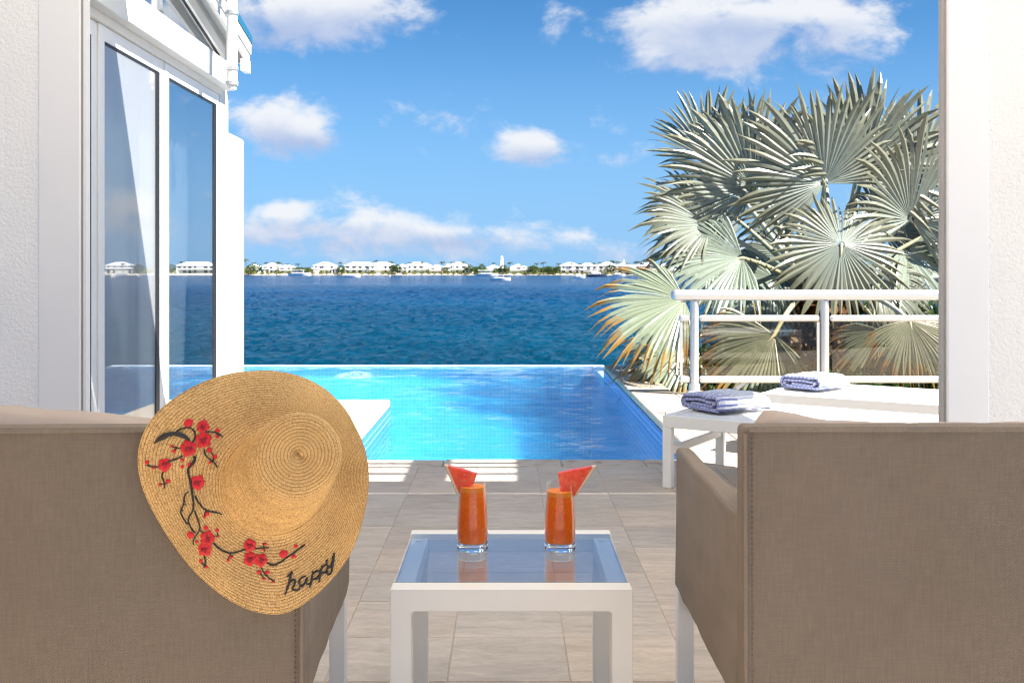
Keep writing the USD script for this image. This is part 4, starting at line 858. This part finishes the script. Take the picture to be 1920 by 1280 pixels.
def armchair(x, y, rzdeg, label, seed, lump):
    """origin: middle of the back's outer face on the floor; +y is the way the sitter faces"""
    t = thing('armchair', label, 'armchair', (x, y, 0), rzdeg, 'taupe armchairs either side of the glass table')
    w = CW / 2; ah, ab = .668, .325; th = .046
    bk = part(t, 'backrest', slab(-w, w, 0, .055, .24, CB, .010, seed, .0045), MT['textilene'], smooth=50)
    part(bk, 'piping', cat(tube([(-w + .006, .0, .26), (-w + .004, -.002, CB - .012)], [.0035] * 2, 6), tube([(w - .006, .0, .26), (w - .004, -.002, CB - .012)], [.0035] * 2, 6), tube([(-w + .01, -.001, CB - .006), (w - .01, -.001, CB - .006)], [.003] * 2, 6)), MT['textilene_side'])
    st = []
    for sx in (-1, 1):
        for k in range(62): st.append(box(sx * (w - .016) - .0008, sx * (w - .016) + .0008, -.0022, .001, .26 + k * .0092, .2645 + k * .0092))
    part(bk, 'stitching', cat(st), MT['stitch'], kind='stuff')
    for sx in (-1, 1):
        xa, xb = sorted((sx * w, sx * (w - th)))
        part(t, 'armrest', slab(xa, xb, .056, CD, ab, ah, .009, seed + 5 + sx, .0105, .022), MT['textilene_side'], smooth=50)
        for yy in (.01, CD - .046): 
            xl = sx * (w - .004) if sx < 0 else sx * (w - .004) - .04
            part(t, 'leg', box(xl, xl + .04, yy, yy + .04, .001, ab + .012 if yy > .3 else .25, .003), MT['white_metal'])
    part(t, 'seat_frame', box(-w + th + .001, w - th - .001, .057, CD - .01, .27, .325, .004), MT['textilene_side'])
    def cush(x0, x1, y0, y1, z0, z1, r, sd, amp):
        m = m3.Manifold.batch_hull([m3.Manifold.sphere(r, 16).translate((a, b, c)) for a in (x0 + r, x1 - r) for b in (y0 + r, y1 - r) for c in (z0 + r, z1 - r)]).refine_to_length(.02).to_mesh()
        V = np.array(m.vert_properties[:, :3], float); c = np.array([(x0 + x1) / 2, (y0 + y1) / 2, (z0 + z1) / 2]); dd = V - c
        f = meshkit.fbm(V * 7 + sd, 3, sd) - .5; V += dd / (np.linalg.norm(dd, axis=1, keepdims=True) + 1e-6) * (amp * 2 * f)[:, None]
        return V, m.tri_verts
    V, F = cush(-w + th + .012, w - th - .012, .12, CD + .01, .327, .46, .05, seed + 2, .008)
    part(t, 'seat_cushion', trimesh.Trimesh(V, F, process=False), MT['cushion'], smooth=True)
    V, F = cush(-w + th + .004, w - th - .004, .058, .215, .43, .815, .05, seed + 9, .010)
    V[:, 2] += lump(V[:, 0]) * np.clip((V[:, 2] - .72) / .1, 0, 1)
    part(t, 'back_cushion', trimesh.Trimesh(V, F, process=False), MT['cushion'], smooth=True)
    return t
# right chair: its left rear corner at px 1393
armchair(443 / 1920 * 1.79 + CW / 2, 1.79, 0, 'taupe mesh armchair on the right, seen from behind', 3, lambda X: .022 * np.exp(-((X + .36) / .03) ** 2) + .020 * np.exp(-((X + .31) / .05) ** 2) + .008 * np.exp(-((X + .18) / .10) ** 2))
a_ = math.radians(2.8); cxr, cyr = -379 / 1920 * 1.80, 1.80
armchair(cxr - CW / 2 * math.cos(a_), cyr - CW / 2 * math.sin(a_), 2.8, 'taupe mesh armchair on the left with the straw hat hung over its corner', 14, lambda X: .008 + .030 * np.clip((.16 - X) / .3, 0, 1))

# ------------------------------------------------------------------ glass side table and juices
D1 = 2.172; TW = 456 / 1920 * D1; TZ = .43; D2 = D1 * 1.229; TCX = (959 - 950) / 1920 * D1
tb = thing('side_table', 'white metal side table with a tinted glass top between the armchairs', 'table', (TCX, D1, 0))
hw, dep, tq = TW / 2, D2 - D1, .050
def arch(y0, y1):
    from shapely.geometry import Polygon, box as sbox
    hole = sbox(-hw + .045, -1, hw - .045, TZ - .046).buffer(-.008).buffer(.008)
    pg = sbox(-hw, .001, hw, TZ).buffer(-.003).buffer(.003, quad_segs=4).difference(hole)
    m = trimesh.creation.extrude_polygon(pg, y1 - y0, engine='earcut'); v = m.vertices.copy(); m.vertices = np.stack([v[:, 0], y1 - v[:, 2], v[:, 1]], 1); return m
part(tb, 'front_frame', arch(0, tq), MT['cream_bevel'])
part(tb, 'back_frame', arch(dep - tq + .01, dep), MT['cream_bevel'])
for sx in (-1, 1):
    xa, xb = sorted((sx * (hw - .006), sx * (hw - .046)))
    part(tb, 'side_rail', box(xa, xb, tq + .0005, dep - tq + .0095, TZ - .05, TZ - .010, .002), MT['white_metal'])
    for yy in (tq + .03, dep - tq - .02): part(tb, 'rubber_pad', tube([(sx * (hw - .026), yy, TZ - .0105), (sx * (hw - .026), yy, TZ - .0075)], [.010, .010], 16), MT['trim'])
def glass_top():
    n = {"t": ("transparent_bsdf", {"color": (.86, .89, .92)}), "g": ("glossy_bsdf", {"color": (1., 1., 1.), "roughness": .0}), "lw": ("layer_weight", {"blend": .5}), "pw": ("math", {"math_type": "power", "value2": 5.0}), "k": ("math", {"math_type": "multiply_add", "value2": .9, "value3": .10}), "m": ("mix_closure", {})}
    return mat('table_glass', n, [("lw.facing", "pw.value1"), ("pw.value", "k.value1"), ("k.value", "m.fac"), ("t.BSDF", "m.closure1"), ("g.BSDF", "m.closure2")], "m.closure")
gt = part(tb, 'glass_top', box(-hw + .004, hw - .004, tq + .002, dep - tq + .008, TZ - .0072, TZ + .001, .0008), glass_top())
part(gt, 'polished_edge', box(-hw + .004, hw - .004, tq + .0006, tq + .0018, TZ - .0066, TZ + .0004), simple('glass_edge', (.02, .11, .10), .15, .05, 4))

def glassm():
    n = {"t": ("transparent_bsdf", {"color": (.975, .98, .98)}), "g": ("glossy_bsdf", {"color": (1., 1., 1.), "roughness": .0}), "lw": ("layer_weight", {"blend": .5}), "pw": ("math", {"math_type": "power", "value2": 4.0}), "k": ("math", {"math_type": "multiply_add", "value2": .9, "value3": .02}), "m": ("mix_closure", {})}
    return mat('drinking_glass', n, [("lw.facing", "pw.value1"), ("pw.value", "k.value1"), ("k.value", "m.fac"), ("t.BSDF", "m.closure1"), ("g.BSDF", "m.closure2")], "m.closure")
MT['glass_foot'] = mat('thick_glass', {"g": ("principled_bsdf", {"base_color": (1, 1, 1), "transmission_weight": 1.0, "roughness": 0.0, "ior": 1.45})}, [], "g.BSDF")
MT['glass'] = glassm()
def juice_mat():
    n = {"tc": ("texture_coordinate", {}), "nz": ("noise_texture", {"scale": 170., "detail": 4., "roughness": .7}), "n2": ("noise_texture", {"scale": 16., "detail": 3.}), "rp": ("rgb_ramp", {"ramp": [(.36, (.90, .10, .0005)), (.52, (.98, .165, .001)), (.66, (.98, .29, .006))]}), "ad": ("math", {"math_type": "multiply_add", "value2": .35}), "mv": ("math", {"math_type": "multiply", "value2": .65}),
         "p": ("principled_bsdf", {"roughness": .3, "subsurface_weight": .10, "subsurface_scale": .01, "subsurface_radius": (1., .25, .05)})}
    return mat('carrot_juice', n, [("tc.object", "nz.vector"), ("tc.object", "n2.vector"), ("nz.fac", "mv.value1"), ("n2.fac", "ad.value1"), ("mv.value", "ad.value3"), ("ad.value", "rp.fac"), ("rp.color", "p.base_color")], "p.BSDF")
MT['juice'] = juice_mat()
MT['foam'] = simple('juice_foam', (.95, .25, .015), .6, .15, 120, .4, 260)
def melon_mat():
    n = {"tc": ("texture_coordinate", {}), "nz": ("noise_texture", {"scale": 70., "detail": 5., "roughness": .65}), "n2": ("noise_texture", {"scale": 22., "detail": 3., "distortion": 1.}), "rp": ("rgb_ramp", {"ramp": [(.3, (.68, .028, .012)), (.52, (.88, .085, .030)), (.72, (.94, .27, .10))]}), "ad": ("math", {"math_type": "multiply_add", "value2": .5}), "mv": ("math", {"math_type": "multiply", "value2": .5}),
         "b": ("bump", {"strength": .5, "distance": .002}), "p": ("principled_bsdf", {"roughness": .25, "subsurface_weight": .3, "subsurface_scale": .006, "subsurface_radius": (1., .2, .1)})}
    return mat('melon_flesh', n, [("tc.object", "nz.vector"), ("tc.object", "n2.vector"), ("nz.fac", "mv.value1"), ("n2.fac", "ad.value1"), ("mv.value", "ad.value3"), ("ad.value", "rp.fac"), ("rp.color", "p.base_color"), ("nz.fac", "b.height"), ("b.normal", "p.normal")], "p.BSDF")
MT['melon'] = melon_mat()
MT['rind_pale'] = simple('melon_rind_pale', (.75, .50, .36), .4, .12, 60)
MT['rind_green'] = simple('melon_rind_green', (.35, .40, .16), .4, .25, 40)
MT['seed'] = simple('melon_seed', (.60, .22, .05), .35, .2, 60)
GY = 2.482
def tumbler(px, fill, mirror, label, wedge, mlabel):
    gx = (px - 950) / 1920 * GY; z0 = TZ + .0012
    t = thing('juice_glass', label, 'glass', (gx, GY, z0), 0)
    h = .162
    ro = lambda z: .0372 + .0018 * math.sin(min(1, z / .07) * PI / 2) - .0075 * max(0, (z - .05) / (h - .05)) ** 1.5
    zz = np.linspace(.004, h, 26)
    wall_ = [(ro(z), z) for z in np.linspace(.0192, h, 26)] + [(ro(h) - .0009, h + .0009)] + [(ro(z) - .0019, z) for z in np.linspace(h, .0192, 26)]
    tm = part(t, 'tumbler', lathe(wall_ + [wall_[0]], 64), MT['glass'], smooth=35)
    foot = [(0, 0), (.0345, 0), (ro(.004) - .0008, .0015)] + [(ro(z), z) for z in np.linspace(.004, .0175, 6)] + [(ro(.019) - .001, .0188), (0, .0188)]
    part(tm, 'foot', lathe(foot, 64), MT['glass_foot'], smooth=35)
    zj = np.linspace(.0245, fill - .011, 20)
    jp = [(0, .0190), (ro(.02) - .006, .0193), (ro(.021) - .0024, .0215)] + [(ro(z) - .0021, z) for z in zj] + [(0, fill - .011)]
    part(t, 'juice', lathe(jp, 64), MT['juice'], smooth=35)
    fz_ = np.linspace(fill - .0108, fill, 5)
    part(t, 'foam', lathe([(0, fill - .0108)] + [(ro(z) - .0021, z) for z in fz_] + [(0, fill + .0005)], 64), MT['foam'], smooth=35)
    # watermelon wedge stuck on the rim
    from shapely.geometry import Polygon
    P = np.array([((x - px) * GY / 1920, (1037.5 - y) * GY / 1920 - .0036) for x, y in wedge])      # outline: rind top, flesh corners, slit end
    m = thing('watermelon_slice', mlabel, 'fruit slice', (gx, GY - .004, z0), -8 * mirror, None)
    a, b, c, d = P          # a: rind upper corner, b: inner upper corner, c: inner lower corner, d: rind lower corner
    def ins(p, q, f): return p + (q - p) * f
    rt = [a, ins(a, b, .10), ins(d, c, .10), d]
    fl = [ins(a, b, .1003), ins(a, b, .55) + [0, .0012], b, c, ins(d, c, .1003)]
    def ext(poly, th):
        e = trimesh.creation.extrude_polygon(Polygon(poly), th, engine='earcut'); v = e.vertices.copy(); e.vertices = np.stack([v[:, 0], v[:, 2] - th / 2, v[:, 1]], 1)
        e.invert() if e.volume < 0 else None
        return e
    fm = ext(fl, .016).subdivide().subdivide().subdivide(); fv = fm.vertices; fm.vertices = fv + np.stack([0 * fv[:, 0], .0016 * (meshkit.fbm(fv * 160, 3, 4) - .5), .001 * (meshkit.fbm(fv * 120 + 5, 2, 4) - .5)], 1)
    part(m, 'flesh', fm, MT['melon'], smooth=40)
    part(m, 'pale_rind', ext(rt, .0164), MT['rind_pale'])
    out = a - b; out = out / np.linalg.norm(out) * .0016
    part(m, 'green_skin', ext([a + out, a + out * .02, d + out * .02, d + out], .0162), MT['rind_green'])
    r = random.Random(int(px))
    for _ in range(7):
        s, u = r.uniform(.2, .85), r.uniform(.15, .8); p = ins(ins(a, b, .12 + .85 * s), ins(d, c, .12 + .85 * s), u)
        sd = trimesh.creation.icosphere(2, 1.0); sd.apply_scale((.0016, .0012, .0026)); sd.apply_transform(trimesh.transformations.rotation_matrix(r.uniform(-1, 1), (0, 1, 0))); sd.apply_translation((p[0], -.0082, p[1]))
        part(m, 'seed', sd, MT['seed'], smooth=True)
tumbler(886, .153, 1, 'tall glass of orange juice filled to the brim, left on the table', [(834, 877), (894, 892), (888, 912), (858, 930)], 'watermelon slice on the rim of the left glass, leaning left')
tumbler(1050, .142, -1, 'tall glass of orange juice with a clear band below the rim, right on the table', [(1118, 879), (1046, 891), (1051, 926), (1079, 935)], 'watermelon slice on the rim of the right glass, leaning right')

# ------------------------------------------------------------------ the straw hat
YH = 1.785; MPP = YH / 1920
def zq(zx, zy): return np.array([(240 + zx / 2.4625 - 950) * MPP, EYE - (660 + zy / 2.4625 - 504) * MPP])    # a point of the hat's front view in metres (x, z)
OUT = [(540, 97), (700, 112), (830, 165), (940, 250), (1030, 370), (1085, 480), (1102, 580), (1097, 680), (1077, 780), (1047, 880), (1010, 960), (950, 1040), (880, 1110), (800, 1165), (730, 1195), (660, 1192), (580, 1170), (500, 1130), (400, 1060), (300, 970), (220, 870), (150, 760), (100, 660), (70, 560), (62, 480), (75, 400), (110, 320), (170, 250), (250, 190), (340, 140), (440, 108)]
C0 = zq(690, 590); OUTM = np.array([zq(*p) for p in OUT]) - C0
oa, orr = np.arctan2(OUTM[:, 1], OUTM[:, 0]), np.linalg.norm(OUTM, axis=1); od = np.argsort(oa); oa, orr = oa[od], orr[od]
oa3, or3 = np.r_[oa - 2 * PI, oa, oa + 2 * PI], np.tile(orr, 3)
from scipy.interpolate import CubicSpline
from scipy.ndimage import gaussian_filter1d
_an = np.linspace(-PI, PI, 721)[:-1]; _rn = gaussian_filter1d(np.interp(_an, oa3, or3), 6, mode='wrap')
def rout(a): return np.interp((np.asarray(a) + PI) % (2 * PI) - PI, np.r_[_an, PI], np.r_[_rn, _rn[0]])
RB = .0905
def rbase(a): return RB * (1 + .03 * np.cos(2 * (a - .7)))
def brim_w(u, v):
    """how far the brim stands towards the viewer at (u, v) from the crown's centre"""
    a = np.arctan2(v, u); r = np.hypot(u, v); e = np.clip((r - RB) / (rout(a) - RB), 0, 1.05)
    tilt = -.19 * u - .13 * v
    curl = -.026 * e ** 2 * (.65 + .35 * np.cos(a - 2.5)) + .010 * e ** 1.5 * np.sin(3 * a + .9) + .012 * e ** 2 * np.cos(2 * a + 1.0)
    fil = .010 * np.exp(-((r - RB) / .010).clip(0) ** 1.2)
    return tilt + curl + fil
PITCH = .0056
def hat_mesh():
    na = 420; th = np.linspace(0, 2 * PI, na, endpoint=False)
    rows = []; ring = []
    def ridge(k): return .0014 * (abs(math.sin(PI * k)) ** .6 - .5)
    nb = 165
    wid = .142
    for i in range(nb):                       # brim, from the rim inwards
        f = 1 - i / (nb - 1); r = rbase(th) + (rout(th) - rbase(th)) * f
        u, v = r * np.cos(th), r * np.sin(th); k = f * wid / PITCH
        rows.append(np.stack([u, v, brim_w(u, v) + ridge(k)], 1)); ring.append(k)
    u, v = rbase(th) * np.cos(th), rbase(th) * np.sin(th); wb = brim_w(u, v)
    off = np.array([.064, .068]); H = .122; ns = 150
    prof = []                                 # (radius factor, height factor) up the crown and over its top
    for s in np.linspace(0.004, 1, 78): prof.append((1 - .20 * s ** 1.3, .88 * s))
    for a in np.linspace(0.02, PI / 2, 40): prof.append((.80 - .18 * (1 - math.cos(a)), .88 + .135 * math.sin(a)))
    for s in np.linspace(.015, 1, 90): prof.append((.62 * (1 - s) + .0015, 1.015 + .012 * math.sin(s * PI * .5) - .022 * math.exp(-((1 - s) / .2) ** 2)))
    L = 0; pr, ph = 1.0, 0.0
    for rf, hf in prof:
        L += math.hypot((rf - pr) * RB, (hf - ph) * H * 1.25); pr, ph = rf, hf
        cen = off * hf; wrow = wb * (1 - min(1, hf * 1.0)) + .012 * min(1, hf) + H * hf
        k = -L / PITCH; rr = rbase(th) * rf + ridge(k) * (1 if hf < .95 else .3)
        pinch = 1.0
        rows.append(np.stack([rr * np.cos(th) + cen[0], rr * np.sin(th) + cen[1], wrow + (ridge(k) if hf > .85 else 0) - .010 * max(0, .35 - rf) * np.cos(th * 2 + 1.6)], 1)); ring.append(k)
    Vf = np.array(rows); nr = len(rows)
    V = np.stack([C0[0] + Vf[..., 0], YH - Vf[..., 2], C0[1] + Vf[..., 1]], -1)
    uv = np.stack([np.broadcast_to(th * 60, (nr, na)) * np.clip(np.linalg.norm(Vf[..., :2], axis=-1) / .15, .3, 1.3).mean(1, keepdims=True).round(1), np.broadcast_to(np.array(ring)[:, None], (nr, na))], -1).reshape(-1, 2)
    F = []
    i, j = np.meshgrid(np.arange(nr - 1), np.arange(na), indexing='ij'); a = (i * na + j).ravel(); b = (i * na + (j + 1) % na).ravel()
    F = np.vstack([np.stack([a, b, b + na], 1), np.stack([a, b + na, a + na], 1)])
    # underside, 2.5 mm behind, brim only plus inside of the crown
    Vb = V.copy(); Vb[..., 1] += .0028; nv = nr * na
    Fb = F[:, ::-1] + nv
    e0 = np.arange(na); e1 = (e0 + 1) % na; edge = np.vstack([np.stack([e0, e0 + nv, e1 + nv], 1), np.stack([e0, e1 + nv, e1], 1)])
    return trimesh.Trimesh(np.vstack([V.reshape(-1, 3), Vb.reshape(-1, 3)]), np.vstack([F, Fb, edge]), process=False), np.vstack([uv, uv])
def straw():
    n = {"uv": ("uvmap", {"attribute": "st"}), "sep": ("separate_xyz", {}), "x": ("math", {"math_type": "multiply", "value2": 1.0}), "y2": ("math", {"math_type": "multiply", "value2": 2.0}), "cb": ("combine_xyz", {}), "vo": ("voronoi_texture", {"scale": 1.0, "randomness": .55}),
         "fr": ("math", {"math_type": "fraction"}), "gap": ("math", {"math_type": "pingpong", "value2": .5}), "gr": ("map_range", {"from_min": 0., "from_max": .17, "to_min": .46, "to_max": 1.0, "clamp": True}),
         "rp": ("rgb_ramp", {"ramp": [(.05, (.90, .60, .26)), (.42, (.72, .435, .16)), (.75, (.40, .215, .065))]}), "g": ("geometry", {}), "nz": ("noise_texture", {"scale": 14., "detail": 4.}), "nr": ("map_range", {"from_min": .3, "from_max": .7, "to_min": .88, "to_max": 1.10}),
         "mu": ("vector_math", {"math_type": "scale"}), "mu2": ("vector_math", {"math_type": "scale"}), "b": ("bump", {"strength": .55, "distance": .0012, "invert": True}), "p": ("principled_bsdf", {"roughness": .55, "specular_ior_level": .35})}
    l = [("uv.UV", "sep.vector"), ("sep.x", "x.value1"), ("sep.y", "y2.value1"), ("x.value", "cb.x"), ("y2.value", "cb.y"), ("cb.vector", "vo.vector"), ("sep.y", "gap.value1"), ("gap.value", "gr.value"), ("vo.distance", "rp.fac"), ("g.position", "nz.vector"), ("nz.fac", "nr.value"),
         ("rp.color", "mu.vector1"), ("gr.result", "mu.scale"), ("mu.vector", "mu2.vector1"), ("nr.result", "mu2.scale"), ("mu2.vector", "p.base_color"), ("vo.distance", "b.height"), ("b.normal", "p.normal")]
    return mat('straw', n, l, "p.BSDF")
MT['straw'] = straw()
hat = thing('straw_hat', 'wide brimmed straw sun hat with red blossom embroidery hung on the left armchair', 'hat')
hm, huv = hat_mesh()
part(hat, 'straw_body', hm, MT['straw'], smooth=True, uv=huv)
MT['thread_black'] = simple('black_thread', (.014, .013, .013), .5, .3, 300, .6, 900, bdist=.0008)
MT['thread_red'] = simple('red_thread', (.62, .008, .012), .45, .28, 220, .7, 700, bdist=.0008)
MT['thread_dark_red'] = simple('dark_red_thread', (.26, .006, .02), .45, .3, 200)
def on_brim(zx, zy, lift=.0012):
    p = zq(zx, zy); u, v = p - C0; return np.array([p[0], YH - float(brim_w(u, v)) - lift, p[1]])
def stroke(pts, w, parent, name, m, lift=.0012):
    pts = np.array(pts, float); seg = np.r_[0, np.cumsum(np.linalg.norm(np.diff(pts, axis=0), axis=1))]
    n = max(3, int(seg[-1] / 8)); u = np.linspace(0, seg[-1], n)
    cs = CubicSpline(seg, pts) if len(pts) > 2 else None
    Q = cs(u) if cs is not None else np.stack([np.interp(u, seg, pts[:, 0]), np.interp(u, seg, pts[:, 1])], 1)
    wv = np.interp(u, np.linspace(0, seg[-1], len(np.atleast_1d(w))), np.atleast_1d(w)) * .000367 / 2
    rr = np.random.default_rng(int(abs(pts).sum())); wv = wv * rr.uniform(.8, 1.2, n)
    P = np.array([on_brim(x, y, lift) for x, y in Q]); tb_ = tube(P, wv, 6)
    return tb_
# branches of the embroidery (front view coordinates)
BR = [([(140, 412), (180, 382), (225, 368), (270, 378), (300, 402)], [6, 26, 24, 22, 10]), ([(240, 358), (270, 344), (305, 346), (322, 370), (318, 400), (300, 420)], 8), ([(330, 345), (380, 362), (420, 368), (444, 388)], 7), ([(405, 362), (430, 382)], 5),
      ([(322, 470), (318, 500), (296, 530), (305, 570), (315, 620), (322, 680), (318, 720), (302, 745), (304, 780), (330, 815)], [16, 14, 11, 11, 10, 10, 9, 8, 7, 7]), ([(270, 468), (235, 484), (190, 496)], 9), ([(108, 510), (130, 516), (165, 516)], 7), ([(185, 540), (178, 565), (190, 590), (186, 615)], 6), ([(165, 600), (205, 590)], 5),
      ([(366, 440), (374, 470), (395, 488), (415, 505), (426, 522)], 7), ([(390, 452), (408, 472), (396, 500)], 5), ([(300, 630), (280, 660), (276, 690), (264, 716), (276, 750), (290, 775)], 7), ([(330, 650), (355, 690), (380, 712), (420, 722), (455, 732)], [9, 8, 8, 8, 4]), ([(380, 712), (372, 740)], 5),
      ([(330, 715), (345, 760), (352, 800), (330, 835), (322, 870)], 6), ([(350, 800), (370, 815)], 6), ([(415, 860), (450, 890), (490, 906), (530, 900), (560, 892)], 8), ([(495, 906), (482, 935)], 5), ([(490, 930), (505, 915)], 4), ([(372, 920), (378, 950), (370, 975)], 7), ([(350, 945), (385, 972)], 5), ([(415, 830), (440, 828)], 5), ([(432, 812), (436, 836)], 4),
      ([(600, 892), (640, 888), (662, 890)], 6), ([(636, 868), (644, 905)], 5), ([(655, 955), (690, 966), (730, 945), (770, 918), (800, 898), (820, 884)], 8), ([(690, 966), (700, 968)], 6), ([(630, 975), (650, 1010), (690, 1040)], 6), ([(622, 995), (645, 1030)], 5), ([(262, 712), (276, 716)], 6), ([(276, 690), (288, 688)], 6), ([(304, 780), (290, 770)], 6), ([(215, 425), (245, 432), (265, 436)], 6), ([(232, 450), (240, 432)], 5)]
part(hat, 'embroidered_branch', cat([stroke(p, w, hat, '', '') for p, w in BR]), MT['thread_black'], smooth=True)
def petal_disc(zx, zy, R, seed, sq=1.0):
    r = random.Random(seed); ms = []; n = 5; a0 = r.uniform(0, 6)
    for k in range(n):
        a = a0 + k * 2 * PI / n; cx, cy = zx + R * .52 * math.cos(a), zy + R * .52 * math.sin(a) * sq
        P = [on_brim(cx, cy, .0030)]; Q = []
        for q in range(14):
            b = q * 2 * PI / 14; rr = R * .49 * (1 + .14 * math.sin(3 * b + seed)); x, y = cx + rr * math.cos(b), cy + rr * math.sin(b) * sq
            P.append(on_brim(x, y, .0020)); Q.append(on_brim(x, y, .0004))
        V = P + Q; F = [(0, 1 + q, 1 + (q + 1) % 14) for q in range(14)] + [f for q in range(14) for f in ((1 + q, 15 + q, 15 + (q + 1) % 14), (1 + q, 15 + (q + 1) % 14, 1 + (q + 1) % 14))]
        ms.append(trimesh.Trimesh(V, F, process=False))
    return cat(ms)
def blob(zx, zy, R, seed, sq=1.0, lift=.0026):
    r = random.Random(seed); P = [on_brim(zx, zy, lift)]; Q = []
    for q in range(12):
        b = q * 2 * PI / 12; rr = R * r.uniform(.85, 1.12); x, y = zx + rr * math.cos(b), zy + rr * math.sin(b) * sq
        P.append(on_brim(x, y, lift * .6)); Q.append(on_brim(x, y, .0003))
    V = P + Q; F = [(0, 1 + q, 1 + (q + 1) % 12) for q in range(12)] + [f for q in range(12) for f in ((1 + q, 13 + q, 13 + (q + 1) % 12), (1 + q, 13 + (q + 1) % 12, 1 + (q + 1) % 12))]
    return trimesh.Trimesh(V, F, process=False)
for i, (x, y, R) in enumerate([(356, 338, 28), (360, 397, 36), (295, 434, 36), (190, 508, 30), (340, 588, 32), (388, 840, 34), (376, 888, 32), (578, 874, 28), (580, 934, 30), (628, 942, 29)]):
    f = part(hat, 'embroidered_blossom', petal_disc(x, y, R, i, 1.08), MT['thread_red'], smooth=True)
    rr = random.Random(i + 50); st = [blob(x, y, R * .24, i + 90, 1, .0038)]
    for k in range(9):
        a = rr.uniform(0, 6.3); st.append(stroke([(x, y), (x + R * .55 * math.cos(a), y + R * .55 * math.sin(a))], 2.2, hat, '', '', .0034))
    part(f, 'blossom_centre', cat(st), MT['thread_dark_red'], smooth=True)
BUD = [(291, 320, 20), (420, 358, 11), (420, 384, 9), (388, 444, 13), (413, 474, 11), (393, 500, 7), (108, 496, 10), (140, 520, 8), (205, 582, 11), (168, 598, 8), (222, 424, 7), (232, 446, 9), (270, 486, 8), (304, 508, 12), (270, 516, 8), (386, 728, 10), (374, 742, 7), (380, 793, 11), (432, 803, 9), (437, 830, 6), (308, 828, 17), (338, 856, 8), (356, 945, 9), (382, 970, 7), (496, 924, 8), (482, 938, 7), (646, 870, 7), (640, 896, 7), (726, 920, 19), (780, 888, 9), (770, 934, 10), (814, 888, 6), (620, 996, 10), (657, 998, 10), (642, 1028, 7), (680, 1042, 6)]
for i, (x, y, R) in enumerate(BUD): part(hat, 'embroidered_bud', blob(x, y, R, i + 10), MT['thread_red'], smooth=True)
# the word: happy
LET = [[(762, 1000), (755, 1040), (745, 1078), (734, 1106)], [(744, 1080), (758, 1048), (774, 1038), (778, 1056), (768, 1084), (780, 1088), (800, 1074)],
       [(826, 1026), (808, 1032), (796, 1056), (806, 1072), (822, 1058), (832, 1034), (826, 1060), (836, 1066), (848, 1052)],
       [(856, 1008), (852, 1040), (846, 1070), (842, 1082)], [(852, 1036), (866, 1012), (884, 1008), (884, 1028), (868, 1044), (854, 1042)],
       [(896, 984), (892, 1016), (886, 1044), (882, 1060)], [(890, 1014), (902, 988), (918, 982), (920, 1000), (906, 1018), (894, 1018)],
       [(922, 960), (920, 986), (930, 996), (940, 976), (946, 944)], [(948, 930), (946, 968), (940, 1004), (930, 1028), (918, 1026), (922, 1012)], [(742, 1024), (768, 1004)]]
part(hat, 'embroidered_word', cat([stroke(p, [8, 11, 10, 8], hat, '', '', .0014) for p in LET]), MT['thread_black'], smooth=True)
